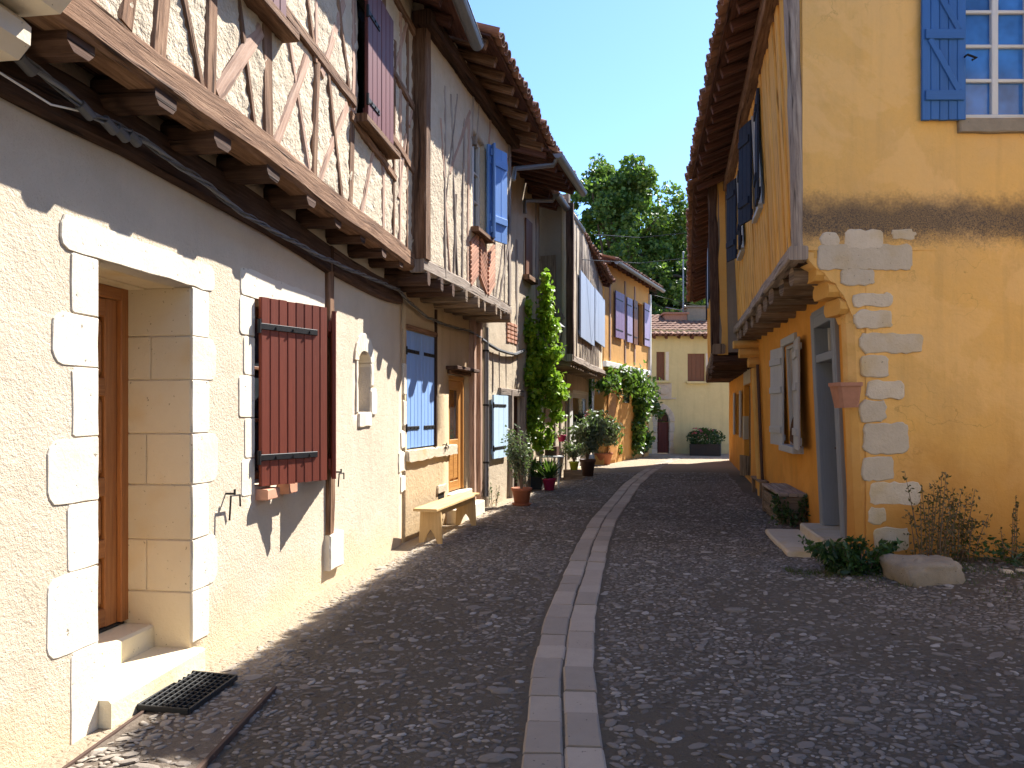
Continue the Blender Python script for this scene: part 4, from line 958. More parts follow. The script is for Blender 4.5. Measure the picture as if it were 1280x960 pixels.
# wall lantern on its bracket
lan = thing('wall_lantern', 'black wall lantern with pale glass hanging beside the green climbing vine', 'lantern', (.88, 16.1, 3.2))
lc = Vector((.885, 16.05, 3.19))
k = MB(); k.lathe(lc, [(.0, .42), (.05, .40), (.07, .34), (.22, .22), (.24, .20), (.2, .19)], 6); k.build('cap', M['iron'], lan)
k = MB(); k.lathe(lc, [(.19, .19), (.11, -.12)], 6); k.build('glass', M['lamp_glass'], lan)
k = MB(); k.lathe(lc, [(.12, -.12), (.12, -.15), (.04, -.19), (0, -.2)], 6)
for i in range(6): t_ = i * math.pi / 3; k.tube([lc + Vector((.195 * math.cos(t_), .195 * math.sin(t_), .19)), lc + Vector((.115 * math.cos(t_), .115 * math.sin(t_), -.13))], .012, 5)
k.build('cage', M['iron'], lan)
k = MB(); k.tube([lc + Vector((0, 0, .42)), lc + Vector((-.02, .05, .55)), lc + Vector((-.25, .3, .6)), lc + Vector((-.42, .5, .45))], .018, 6); k.build('bracket', M['iron'], lan)
# ------------------------------------------------------------------ left side: fifth house, orange
house5 = thing('orange_house', 'orange plastered house with violet and lilac shutters and a white band above the hanging vine', 'house', (3.9, 25.4, 0))
W5 = Wall((2.78, 22.95), (5.02, 27.9), 1)
dd0, dd1 = W5.s(795), W5.s(803); zd0, zd1 = W5.zz(799, 432), W5.zz(799, 379)
wall_mesh(W5, 'wall', M['orange_wall'], house5, 0, W5.L, -.2, 6.3, [(dd0, dd1, zd0, zd1)], step=.5, thick=.3)
bar(house5, 'string_course', W5, (-.05, 3.06), (W5.L + .05, 3.02), .17, .12, .03, 'white_enamel', .01)
mb = MB(); slab(mb, W5, [(dd0, zd0), (dd1, zd0), (dd1, zd1), (dd0, zd1)], -.2, -.12, .003); mb.build('window', M['glass'], house5)
for pa, pb, y0, y1, c_ in ((767, 778, 366, 423, 'violet'), (781.5, 788, 373, 428, 'lilac'), (803.5, 810.5, 380, 433, 'lilac'), (790, 794.5, 376, 431, 'brown_paint')):
    q0, q1 = W5.s(pa), W5.s(pb); z1, z0 = W5.zz((pa + pb) / 2, y0), W5.zz((pa + pb) / 2, y1)
    shutter(house5, W5.P(q0, 0, .06), W5.d, W5.n, q1 - q0, z0, z1, c_, 3, straps=(z0 + .25, z1 - .25), parts=False)
bar(house5, 'corner_board', W5, (W5.L - .02, 3.1), (W5.L - .02, 5.9), .16, .12, .03, 'white_paint')
for px in (762, 781, 793): bar(house5, 'stud', W5, (W5.s(px), 3.2), (W5.s(px), 5.9), .12, .06, .0, 'timber_pink')
# ground floor of ochre with an orange door and terracotta coloured boards
mb = MB(); q0, q1 = W5.s(759), W5.s(769); slab(mb, W5, [(q0, .1), (q1, .1), (q1, 2.3), (q0, 2.3)], -.02, .04, .01); mb.build('door', M['door_orange'], house5)
mb = MB(); q0, q1 = W5.s(779), W5.s(786); slab(mb, W5, [(q0, 1.9), (q1, 1.9), (q1, 2.5), (q0, 2.5)], -.02, .03, .01); mb.build('window', M['glass'], house5)
roof(house5, W5.P(-.1, 6.14, .38), W5.P(W5.L + .5, 6.14, .38), (-2, 30), 18, 4.5, .6, .5, gutter=(0, 1))
# ------------------------------------------------------------------ cream house closing the street
houseC = thing('cream_house', 'pale yellow house across the end of the street with pointed arch doorway and brown shutters', 'house', (7, 29.3, 0))
WC = Wall((4.4, 29.0), (12.5, 29.3), 1)
def cs(px): return WC.s(px)
def cz(py): return EYE + (CY - py) / F * 29.1
w1 = (cs(820.5), cs(831), cz(475.5), cz(440)); w2 = (cs(859.5), cs(881), cz(476.5), cz(442))
dz1 = cz(511)
wall_mesh(WC, 'wall', M['cream_wall'], houseC, 0, WC.L, -.2, 4.75, [w1, w2, (cs(821), cs(837.5), -.2, cz(514))], step=.5, thick=.3)
for w, n_ in ((w1, 2), (w2, 2)):
    shutter(houseC, WC.P(w[0], 0, -.06), WC.d, WC.n, (w[1] - w[0]) / 2, w[2], w[3], 'brown_paint', 2); shutter(houseC, WC.P(w[1], 0, -.06), -WC.d, WC.n, (w[1] - w[0]) / 2, w[2], w[3], 'brown_paint', 2)
    bar(houseC, 'sill', WC, (w[0] - .05, w[2] - .05), (w[1] + .2, w[2] - .05), .08, .16, .04, 'cream_wall')
    bar(houseC, 'trim', WC, (w[1] + .09, w[2]), (w[1] + .09, w[3]), .12, .03, .01, 'limestone')
# pointed arch of stone
ac, ah = (cs(821) + cs(837.5)) / 2, (cs(837.5) - cs(821)) / 2; zs_ = cz(527)
def parch(r): 
    off = ah * 1.25; R_ = r + off; pts = []
    tm = math.acos(off / R_)
    for i in range(6): t_ = tm * i / 5; pts.append((ac - off + R_ * math.cos(t_), zs_ + R_ * math.sin(t_)))
    return pts + [(2 * ac - x, z) for x, z in reversed(pts[:-1])]
pi_, po_ = parch(ah * .93), parch(ah * 1.75)
for i in range(0, len(pi_) - 1): 
    mb = MB(); slab(mb, WC, [pi_[i], po_[i], po_[i + 1], pi_[i + 1]], -.2, .03, .01); mb.build('voussoir', M['grey_stone'] if False else M['quoin'], houseC)
for sgn in (-1, 1):
    zc = -.1
    while zc < zs_ - .05:
        hgt = min(random.uniform(.25, .4), zs_ - zc); a_, b_ = ac + sgn * ah * .93, ac + sgn * ah * random.uniform(1.5, 1.8)
        stone(WC, houseC, min(a_, b_), max(a_, b_), zc, zc + hgt, .03, -.2, 'quoin', r=.02); zc += hgt
mb = MB(); slab(mb, WC, [(ac - ah, 0.02), (ac + ah, .02), (ac + ah, zs_ - .02), (ac - ah, zs_ - .02)], -.28, -.14, .01)
mb.build('door', M['door_dark'] if False else M['maroon'], houseC)
mb = MB(); pts = parch(ah * .98); slab(mb, WC, [(ac + ah * .98, zs_)] + pts[1:-1] + [(ac - ah * .98, zs_)], -.28, -.15, .01); mb.build('fanlight', M['glass'], houseC)
for i in range(1, 4): bar(houseC, 'door_stile', WC, (ac - ah + 2 * ah * i / 4, .05), (ac - ah + 2 * ah * i / 4, zs_ - .05), .05, .03, -.13, 'maroon')
a_, z_ = cs(830.5), cz(488); stone(WC, houseC, a_ - .28, a_ + .28, z_ - .36, z_ + .28, .02, -.05, 'quoin', .006, .02, name='plaque')
mb = MB(); slab(mb, WC, [(a_ + .17 * math.cos(i * math.pi / 8), z_ + .19 * math.sin(i * math.pi / 8)) for i in range(16)], .0, .05, .02, .03); mb.build('medallion', M['quoin'], houseC)
bar(houseC, 'moulding', WC, (cs(820), cz(498)), (cs(845), cz(498)), .05, .06, .02, 'quoin'); 
roof(houseC, WC.P(-.6, 4.47, .35), WC.P(WC.L, 4.47, .35), (8, 36), 19, 3.6, .5, .5)
for px, py0, py1, w, d_, mt in ((843, 410, 394, .9, .7, 'terra_dusty'), (871, 412, 386, .95, .8, 'grey_stone')):
    Y_ = 31.5; x0 = (px - CX) / F * Y_; za = EYE + (CY - py0) / F * Y_ - .4; zb_ = EYE + (CY - py1) / F * Y_
    k = MB(); k.beam((x0, Y_, za), (x0, Y_, zb_), w, d_, (0, 1, 0), .02, .004); c_ = k.build('chimney', M[mt], houseC)
    k = MB(); k.beam((x0, Y_, zb_), (x0, Y_, zb_ + .07), w + .16, d_ + .16, (0, 1, 0), .02); k.build('chimney_cap', M[mt], c_)
pole = thing('aerial_mast', 'thin grey aerial mast standing above the cream house roof in front of the tree', 'mast', (7.05, 31.3, 5))
k = MB(); k.tube([(7.05, 31.3, 4.9), (7.05, 31.3, 8.2)], .03, 6); k.build('mast', M['zinc'], pole)
k = MB(); k.tube([(6.3, 31.2, 5.9), (7.8, 31.4, 5.65)], .02, 5); k.build('cross_bar', M['zinc'], pole)

# ------------------------------------------------------------------ right side: yellow corner house
houseR = thing('yellow_corner_house', 'yellow plastered corner house with pale quoin stones and bright blue shutter at right', 'house', (5, 10, 0))
R1 = Wall((3.66, 7.9), (4.87, 14.8), -1, lean=.045, zref=.6)
R1u = Wall((2.965, 7.87), (4.62, 15.55), -1, lean=.05, zref=3.15)
FR = Wall((3.62, 7.9), (13, 7.9), 1)
rd0, rd1 = R1.sY(8.62), R1.sY(9.74); rw0, rw1 = R1.sY(10.95), R1.sY(11.85)
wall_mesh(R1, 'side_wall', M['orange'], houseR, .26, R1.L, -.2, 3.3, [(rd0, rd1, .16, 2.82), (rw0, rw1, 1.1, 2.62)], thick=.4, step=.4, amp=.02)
fx0, fx1 = FR.s(1203), FR.s(1203) + .74
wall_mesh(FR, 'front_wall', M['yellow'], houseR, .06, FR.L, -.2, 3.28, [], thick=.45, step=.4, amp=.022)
FRu = Wall((3.02, 7.9), (13, 7.9), 1)
wx = 3.62 - 3.02
wall_mesh(FRu, 'front_wall', M['yellow'], houseR, .0, FRu.L, 3.28, 6.25, [(fx0 + wx, fx1 + wx, 4.66, 6.2)], thick=.45, step=.4, amp=.022)
wall_mesh(FRu, 'gable', M['yellow'], houseR, .0, FRu.L, 6.25, 7.4, [], thick=.45, step=.5, amp=.022, top=lambda a: 6.27 + min(a + .3, FRu.L - a + .3) * .355)
# quoins flush in the plaster
for p0, p1, y0, y1 in ((1024, 1050, 291, 309), (1055, 1104, 287, 312), (1113, 1145, 287, 300), (1022, 1141, 305, 338), (1050, 1094, 336, 357), (1065, 1117, 366, 384), (1067, 1116, 387, 411), (1075, 1154, 416, 442), (1074, 1111, 444, 473), (1082, 1131, 475, 499), (1074, 1108, 500, 528), (1079, 1136, 528, 568), (1077, 1117, 570, 602), (1086, 1151, 602, 632), (1084, 1108, 633, 656), (1092, 1137, 659, 690), (1102, 1156, 687, 703)):
    a, b = FR.s(p0), FR.s(p1); z1, z0 = FR.zz(p0, y0), FR.zz(p0, y1)
    stone(FR, houseR, a, b, z0, z1, .010 + random.uniform(-.004, .006), -.15, 'quoin', .012, .06, .008, step=.05)
for p0, p1, y0, y1 in ((1068, 1076, 390, 412), (1074, 1083, 417, 443), (1073, 1080, 447, 472), (1073, 1081, 503, 526), (1080, 1090, 530, 566), (1076, 1086, 572, 600)):
    pass
# rounded corner moulding and the stepped corbel
k = MB(); k.beam((3.745, 8.035, -.2), (3.61, 8.035, 2.85), .24, .24, (0, -1, 0), .06, .006, 10); k.build('corner', M['yellow'], houseR)
mb = MB(); slab(mb, FR, [(x_ - 3.62, z_) for x_, z_ in ((3.72, 2.55), (3.72, 3.285), (3.03, 3.285), (3.06, 3.2), (3.13, 3.12), (3.22, 3.07), (3.27, 2.98), (3.36, 2.93), (3.41, 2.84), (3.47, 2.78), (3.52, 2.66), (3.56, 2.55))], -.40, -.004, .03); mb.build('corbel_face', M['yellow'], houseR)
for x0, x1, z0, z1 in ((3.05, 3.7, 3.16, 3.50), (3.17, 3.7, 2.97, 3.16), (3.30, 3.7, 2.80, 2.97), (3.42, 3.7, 2.62, 2.80)):
    k = MB(); zc = (z0 + z1) / 2; k.beam((x0, 8.125, zc), (x1, 8.125, zc), .42, z1 - z0 - .01, (0, 0, 1), .075, .006, 3)
    k.build('corbel_stone', M['corbel_plaster'], houseR)
# upper window with blue shutter
zF = 4.66
winR = thing('window', '', '', FRu.P(fx0 + wx, zF, -.1)); del winR['label']; del winR['category']; winR.parent = houseR; winR.location = FRu.P(fx0 + wx, zF, -.1) - Vector(houseR.location)
sash(winR, FRu, fx0 + wx + .003, fx1 + wx - .003, zF, 6.2, -.07, 'white_paint', 2, 4, 'glass_blue', .05, .035)
shutter(houseR, FRu.P(fx0 + wx + .0, 0, .05), -FRu.d, FRu.n, .455, 4.615, 6.22, 'blue_deep', 5, ledges=(4.86, 5.49, 6.12), zbrace=True)
shutter(houseR, FRu.P(fx1 + wx, 0, .05), FRu.d, FRu.n, .455, 4.615, 6.22, 'blue_deep', 5, ledges=(4.86, 5.49, 6.12), zbrace=True)
k = MB(); q = FRu.P(fx0 + wx - .03, 5.25, .09); k.tube([q, q + Vector((.0, -.05, 0)), q + Vector((.09, -.06, -.04)), q + Vector((.04, -.06, -.06))], .012, 6); k.build('shutter_latch', M['iron'], houseR)
stone(FRu, houseR, fx0 + wx - .06, fx1 + wx + .06, 4.49, 4.645, .05, -.2, 'limestone' if False else 'grey_stone', .004, .02, name='sill')
# side upper storey of painted boards
sw = [(R1u.sY(10.35), R1u.sY(11.0), 4.45, 5.85), (R1u.sY(13.1), R1u.sY(13.75), 4.45, 5.85)]
wall_mesh(R1u, 'side_wall', M['yellow'] if False else M['corbel_plaster'], houseR, .07, R1u.L, 3.2, 6.5, sw, thick=.2, step=.5)
a = .16
while a < R1u.L - .1:
    w = random.uniform(.13, .24)
    segs = [(3.3, 6.35)]
    for h in sw:
        if h[0] - w * .6 < a < h[1] + w * .6: segs = [(3.3, 4.40), (5.92, 6.35)]
    for z0, z1 in segs: timber(R1u, houseR, (a + random.uniform(-.02, .02), z0), (a + random.uniform(-.02, .02), z1), w, 'stud', 'timber_yellow', random.uniform(.012, .03), .1, .009)
    a += w + random.uniform(.02, .16)
k = MB(); k.beam((3.02, 7.96, 3.22), (2.915, 7.96, 6.3), .13, .15, (-1, -.5, 0), .03, .016, 12); k.build('corner_post', M['timber_grey'], houseR)
bar(houseR, 'bressumer', R1u, (-.05, 3.24), (R1u.L, 3.24), .15, .2, .0, 'timber_grey', .02, .014)
bar(houseR, 'wall_plate', R1u, (-.1, 6.13), (R1u.L, 6.13), .2, .2, .06, 'timber', .02, .014)
a = .35
while a < R1u.L - .2:
    p = R1u.P(a, 3.06, .05 + random.uniform(-.03, .03)); q = R1.P(R1.sY(p.y - .02), 3.06, -.2)
    k = MB(); k.beam(q, p, random.uniform(.16, .22), .19, (0, 0, 1), .05, .014, 4); k.build('joist', M['old_plank'], houseR); a += random.uniform(.62, .74)
for i in range(5):
    k = MB(); f = i / 4.4; k.beam(R1.P(.1, 3.165, 0).lerp(R1u.P(0.1, 3.165, -.05), f), R1.P(R1.L, 3.165, 0).lerp(R1u.P(R1u.L, 3.165, -.05), f), .16, .02, (0, 0, 1), .003); k.build('floor_board', M['timber_dark'], houseR)
for h in sw:
    w_ = thing('window', '', '', R1u.P(h[0], h[2])); del w_['label']; del w_['category']; w_.parent = houseR; w_.location = R1u.P(h[0], h[2]) - Vector(houseR.location)
    sash(w_, R1u, h[0], h[1], h[2], h[3], -.03, 'white_paint', 1, 3)
    for q in (h[0] - .03, h[1] + .03): bar(houseR, 'jamb', R1u, (q, h[2] - .05), (q, h[3] + .05), .05, .06, .0, 'grey_paint')
    bar(houseR, 'sill', R1u, (h[0] - .1, h[2] - .06), (h[1] + .1, h[2] - .06), .06, .12, .03, 'grey_paint')
    shutter(houseR, R1u.P(h[0] - .02, 5.1, .07), -R1u.d * .985 + R1u.n * .05, R1u.n, .42, h[2] - .05, h[3], 'blue_dark', 3, ledges=(h[2] + .25, h[3] - .25))
    shutter(houseR, R1u.P(h[1] + .02, 5.1, .07), R1u.d * .95 + R1u.n * .31, R1u.n * .95 - R1u.d * .31, .42, h[2] - .05, h[3], 'blue_dark', 3, ledges=(h[2] + .25, h[3] - .25))
# ground floor door with transom
dR = thing('door', '', '', R1.P(rd0, .16)); del dR['label']; del dR['category']; dR.parent = houseR; dR.location = R1.P(rd0, .16) - Vector(houseR.location)
for q in (rd0 + .06, rd1 - .06): bar(dR, 'frame', R1, (q, .17), (q, 2.82), .14, .34, -.12, 'frame_grey', .01)
bar(dR, 'frame', R1, (rd0 + .13, 2.74), (rd1 - .13, 2.74), .16, .33, -.12, 'frame_grey'); bar(dR, 'frame', R1, (rd0 + .13, 2.27), (rd1 - .13, 2.27), .10, .31, -.12, 'frame_grey')
tr = (rd0 + .13, rd1 - .13)
for i in range(4): bar(dR, 'glazing_bar', R1, (tr[0] + (tr[1] - tr[0]) * i / 3, 2.32), (tr[0] + (tr[1] - tr[0]) * i / 3, 2.66), .04, .04, -.14, 'white_paint')
mb = MB(); slab(mb, R1, [(tr[0], 2.32), (tr[1], 2.32), (tr[1], 2.66), (tr[0], 2.66)], -.2, -.17, .002); mb.build('pane', M['glass'], dR)
panel_door(dR, R1, tr[0], tr[1], .2, 2.22, -.22, 'door_dark', [.95, 1.3], 2, .12, None, .04)
k = MB(); k.tube([R1.P(tr[1] - .12, 1.15, -.2), R1.P(tr[1] - .12, 1.15, -.12), R1.P(tr[1] - .22, 1.15, -.11)], .014, 6); k.build('handle', M['rust'], dR)
bar(houseR, 'architrave', R1, (rd0 - .02, .16), (rd0 - .02, 2.84), .07, .05, .02, 'frame_grey'); bar(houseR, 'architrave', R1, (rd1 + .02, .16), (rd1 + .02, 2.84), .07, .05, .02, 'frame_grey'); bar(houseR, 'architrave', R1, (rd0 + .02, 2.83), (rd1 - .02, 2.83), .08, .05, .02, 'frame_grey')
block('step', 'quoin', houseR, R1, rd0 - .08, rd1 + .08, -.1, .165, -.35, .30, .02, .006)
block('step', 'quoin', houseR, R1, rd0 - .35, rd1 + .2, -.15, .06, .28, .72, .02, .01)
# ground floor window with pale shutters
wR = thing('window', '', '', R1.P(rw0, 1.1)); del wR['label']; del wR['category']; wR.parent = houseR; wR.location = R1.P(rw0, 1.1) - Vector(houseR.location)
sash(wR, R1, rw0, rw1, 1.1, 2.62, -.04, 'grey_paint', 2, 1, 'curtain')
bar(houseR, 'sill', R1, (rw0 - .12, 1.05), (rw1 + .1, 1.05), .10, .2, .05, 'grey_paint')
bar(houseR, 'lintel', R1, (rw0 - .1, 2.68), (rw1 + .1, 2.68), .12, .1, .0, 'grey_paint')
shutter(houseR, R1.P(rw0 - .01, 1.85, .06), -R1.d * .992 + R1.n * .11, R1.n * .992 + R1.d * .11, .70, 1.08, 2.62, 'grey_paint', 3, ledges=(1.32, 1.95, 2.40))
shutter(houseR, R1.P(rw1 + .01, 1.85, .06), R1.d * .99 + R1.n * .10, R1.n * .99 - R1.d * .10, .70, 1.08, 2.62, 'grey_paint', 3, ledges=(1.32, 1.95, 2.40))
orn = thing('wicker_fan', 'dark wicker fan ornament standing on the pale shuttered window sill at right', 'ornament', R1.P(rw0 + .2, 1.12, .05))
k = MB(); b_ = R1.P(rw0 + .16, 1.11, .06)
def fan(f, r): t_ = R(88 - 80 * f); return b_ + R1.d * (r * math.cos(t_) * .9) + Vector((0, 0, r * math.sin(t_)))
for i in range(8): k.tube([b_, fan(i / 7, .42)], .008, 5)
for r in (.16, .27, .36, .42): k.tube([fan(i / 9, r) for i in range(10)], .011, 5)
k.build('fan', M['wicker'], orn)
# pilaster and stone bracket at the far end
for z0, z1, w in ((-.2, 1.6, .16), (1.6, 2.45, .17)): bar(houseR, 'pilaster', R1, (R1.L - .22, z0), (R1.L - .22, z1), w, .16, .06, 'corbel_plaster', .03, .02)
k = MB(); k.tube([R1.P(R1.L - .42, .1, .07), R1.P(R1.L - .43, 2.5, .06)], .03, 8); k.build('downpipe', M['rust'], houseR)
for z0, z1, o1 in ((2.46, 2.64, .20), (2.65, 2.82, .36), (2.83, 2.97, .46)):
    k = MB(); k.beam(R1.P(R1.L - .2, (z0 + z1) / 2, -.1), R1.P(R1.L - .2, (z0 + z1) / 2, o1), .3, z1 - z0, (0, 0, 1), .06, .006, 3); k.build('corbel_stone', M['corbel_plaster'], houseR)
roof(houseR, (2.245, 7.72, 6.22), (3.50, 15.1, 6.18), (9, 10), 20, 5.2, 1.25, .42, rw=.11)
roof(houseR, (12.2, 7.72, 6.22), (12.9, 15.1, 6.2), (6, 10), 20, 5.2, .7, .6, tiles=False)
# ------------------------------------------------------------------ right side: second yellow house
houseQ = thing('yellow_timber_house', 'ochre jettied house with dark timber post beyond the yellow corner house', 'house', (6, 20, 0))
Q1 = Wall((4.90, 14.95), (7.20, 25.2), -1); Qu = Wall((4.14, 15.3), (6.52, 25.2), -1, lean=.02, zref=3)
qd = (Q1.s(938), Q1.s(930.5), .05, 2.25); qw = (Q1.s(927), Q1.s(920.5), .95, 2.1)
wall_mesh(Q1, 'wall', M['orange'], houseQ, 0, Q1.L, -.2, 3.1, [qd, qw], thick=.35, step=.4)
mb = MB(); slab(mb, Q1, [(qd[0], qd[2]), (qd[1], qd[2]), (qd[1], qd[3]), (qd[0], qd[3])], -.2, -.12, .01); mb.build('door', M['old_plank'], houseQ)
stone(Q1, houseQ, qd[0] - .1, qd[1] + .1, 2.26, 2.62, .02, -.1, 'quoin', name='lintel'); stone(Q1, houseQ, qd[1] - .02, qd[1] + .35, .9, 1.5, .02, -.1, 'quoin')
shutter(houseQ, Q1.P(qw[0], 0, .05), -Q1.d, Q1.n, .45, .95, 2.15, 'grey_paint', 2, parts=False); shutter(houseQ, Q1.P(qw[1], 0, .05), Q1.d, Q1.n, .45, .95, 2.15, 'grey_paint', 2, parts=False)
mb = MB(); slab(mb, Q1, [(qw[0], qw[2]), (qw[1], qw[2]), (qw[1], qw[3]), (qw[0], qw[3])], -.2, -.12, .01); mb.build('window', M['glass'], houseQ)
wall_mesh(Qu, 'upper_wall', M['corbel_plaster'], houseQ, 0, Qu.L, 2.75, 6.4, step=.6, thick=.2)
Qs = Wall((4.14, 15.3), (5.1, 15.15), 1); wall_mesh(Qs, 'side_wall', M['grey_cast'], houseQ, 0, .95, 2.8, 6.4, thick=.1, step=.5)
bar(houseQ, 'corner_post', Qu, (.08, 2.8), (.08, 6.2), .2, .18, .04, 'timber_dark', .02, .02)
a = .5
while a < Qu.L:
    timber(Qu, houseQ, (a, 2.9), (a + random.uniform(-.05, .05), 6.2), random.uniform(.1, .2), 'stud', random.choice(['timber_yellow', 'timber_yellow', 'timber_dark']) if a < 1.2 else 'timber_yellow', .02, .1, .012); a += random.uniform(.26, .5)
for i, (s_, c_) in enumerate(((2.2, 'blue_dark'), (3.3, 'blue_grey'), (5.8, 'blue_dark'))): shutter(houseQ, Qu.P(s_, 4.9, .09), Qu.d, Qu.n, .6, 4.2, 5.6, c_, 3, parts=False)
bar(houseQ, 'bressumer', Qu, (-.05, 2.86), (Qu.L, 2.86), .2, .24, -.02, 'old_plank', .03, .03)
a = .1
while a < Qu.L:
    p = Qu.P(a, 2.68, .06 + random.uniform(-.08, .05)); q = Q1.P(Q1.sY(p.y), 2.68, -.2)
    k = MB(); k.beam(q, p, random.uniform(.16, .24), .22, (0, 0, 1), .06, .02, 4); k.build('joist', M['timber_dark'], houseQ); a += random.uniform(.42, .6)
for i in range(4):
    k = MB(); f = i / 3.4; k.beam(Q1.P(.1, 2.80, 0).lerp(Qu.P(0.1, 2.80, -.05), f), Q1.P(Q1.L, 2.8, 0).lerp(Qu.P(Qu.L, 2.8, -.05), f), .22, .02, (0, 0, 1), .003); k.build('floor_board', M['timber_dark'], houseQ)
roof(houseQ, (3.50, 14.95, 6.06), (5.86, 25.3, 5.25), (10, 20), 20, 4.8, 1.1, .42)
WQb = Wall((5.7, 25.25), (12, 25.6), 1)
wall_mesh(Wall((7.2, 25.3), (6.6, 25.35), 1), 'end_wall', M['corbel_plaster'], houseQ, 0, .6, 2.8, 6, step=1, thick=.2)
# ------------------------------------------------------------------ unseen house added right of the view to shade street and walls
houseN = thing('added_shade_house', 'added unseen house just right of the view, shading the foreground and right walls', 'house', (6, 0, 0))
N1 = Wall((4.0, -9), (4.0, 3.6), -1); N2 = Wall((4.0, 3.6), (12, 3.6), -1)
wall_mesh(N1, 'wall', M['pale_cast'], houseN, 0, N1.L, -.2, 6.8, step=1)
wall_mesh(N2, 'wall', M['pale_cast'], houseN, 0, N2.L, -.2, 7, step=1)
roof(houseN, (3.1, -9, 6.4), (3.1, 3.9, 6.4), (9, 0), 20, 5, 1, .8, tiles=False)
# ------------------------------------------------------------------ trees
def tree(name, label, base, h, cr, cen_z, rad, n_cl, n_leaf, mat='leaf_tree', lsz=.24, seed=3):
    rs = random.Random(seed); t_ = thing(name, label, 'tree', base, 'broadleaf trees behind the cream house')
    b = Vector(base); k = MB()
    pts = [b + Vector((math.sin(i * .9) * .12, math.cos(i * 1.3) * .1, h * .62 * i / 7)) for i in range(8)]
    k.tube(pts, [cr * (1 - .1 * i) for i in range(8)], 10)
    k.build('trunk', M['bark'], t_)
    C = []; top = b + Vector((0, 0, cen_z))
    for i in range(n_cl):
        d = Vector((rs.gauss(0, 1), rs.gauss(0, 1), rs.gauss(0, 1))).normalized(); f = rs.uniform(.35, 1) ** .6
        zf = d.z * f; wid = 1 if zf < 0 else (1 - .5 * zf)
        c = top + Vector((d.x * rad[0] * f * wid, d.y * rad[1] * f * wid, zf * rad[2]))
        c += Vector((noise.noise(c * .5), 0, noise.noise(c * .5 + Vector((9, 0, 0))))) * 2.0
        C.append(c)
    for c in C[::4]:
        st_ = pts[rs.randrange(3, 8)]; k = MB(); md = st_.lerp(c, .5) + Vector((0, 0, .4)); k.tube([st_, md, c], [.13, .08, .03], 6); k.build('limb', M['bark'], t_)
    P = np.concatenate([blob(c, (rs.uniform(.4, .95),) * 2 + (rs.uniform(.35, .7),), int(n_leaf * rs.uniform(.7, 1.3))) for c in C])
    leaves('crown', t_, P, lsz, mat, .5)
tree('broadleaf_tree', 'tall leafy green tree rising behind the cream house roof against the sky', (5.7, 40, 0), 14, .4, 7.2, (7.2, 4.6, 8.2), 480, 170, seed=5)
tree('broadleaf_tree', 'lower leafy green tree touching the right roof edge, right of the tall tree', (9.6, 43, 0), 10, .35, 5.6, (4.6, 3., 6.8), 200, 190, seed=8)
tree('broadleaf_tree', 'leafy green tree mostly hidden behind the left house roofs, left of the tall tree', (2.6, 45, 0), 12, .35, 7.0, (3.2, 3., 7.0), 110, 190, seed=12)

# ------------------------------------------------------------------ climbing vines
def vine(name, label, blobs, size, mat, stems):
    t_ = thing(name, label, 'vine', Vector(stems[0][0])); 
    for s_ in stems: k = MB(); k.tube(s_, .03, 6, .012); k.build('stem', M['stem'], t_)
    P = np.concatenate([np.array(c) + rng.normal(size=(int(n * .8), 3)) * np.array(r) * .50 for c, r, n in blobs]); leaves('foliage', t_, P, size, mat, .15, N=(.7, -.25, .6)); return t_
def at(px, py, Y): return Vector(((px - CX) / F * Y, Y, EYE + (CY - py) / F * Y))
Yv = 16.1
bl = []
for px, py, rx, rz, n in ((681, 348, 5, 8, 60), (684, 365, 7, 12, 120), (682, 388, 9, 14, 170), (660, 385, 4, 12, 50), (684, 408, 12, 14, 230), (661, 415, 8, 16, 200), (668, 438, 17, 16, 420), (672, 460, 18, 14, 420), (682, 475, 17, 12, 380), (690, 487, 14, 9, 260), (700, 494, 10, 5, 110), (661, 470, 8, 16, 180), (692, 443, 10, 12, 120), (697, 520, 8, 8, 90), (690, 505, 8, 8, 110), (686, 545, 5, 14, 70), (668, 500, 12, 14, 160), (664, 525, 11, 18, 200), (672, 550, 10, 14, 150)):
    y_ = min(15.55, W3.P(W3.s(px), 0).y - .22); k_ = y_ / F; bl.append((at(px, py, y_), (rx * k_, .22, rz * k_), int(n * 2.3)))
vine('climbing_vine', 'bright green climbing vine covering the corner beside the black wall lantern', bl, .12, 'leaf_vine', [[at(668, 606, 16.2), at(664, 520, 16.3), at(672, 450, 16.3), at(683, 350, 16.3)], [at(672, 606, 16.2), at(684, 480, 16.3), at(690, 440, 16.3)]])
bl = []
for px, py, rx, rz, n in ((762, 475, 10, 10, 160), (775, 475, 13, 13, 260), (790, 478, 13, 13, 280), (803, 485, 11, 14, 240), (797, 500, 11, 13, 220), (812, 495, 7, 12, 120), (818, 510, 6, 8, 70), (800, 520, 8, 12, 170), (796, 538, 8, 14, 170), (805, 548, 8, 10, 120), (795, 556, 7, 8, 100), (755, 482, 8, 7, 80), (824, 517, 5, 4, 30)):
    Y_ = 23.2 + (px - 757) / 55 * 4.4 - .35; k_ = Y_ / F; bl.append((at(px, py, Y_), (rx * k_ * 1.3, .32, rz * k_ * 1.25), int(n * 2.6)))
vine('climbing_vine', 'dark green vine hanging from the orange house below its white band', bl, .17, 'leaf_ivy', [[at(797, 566, 26.2), at(798, 520, 26.4), at(790, 480, 26.2), at(770, 472, 24.2)]])

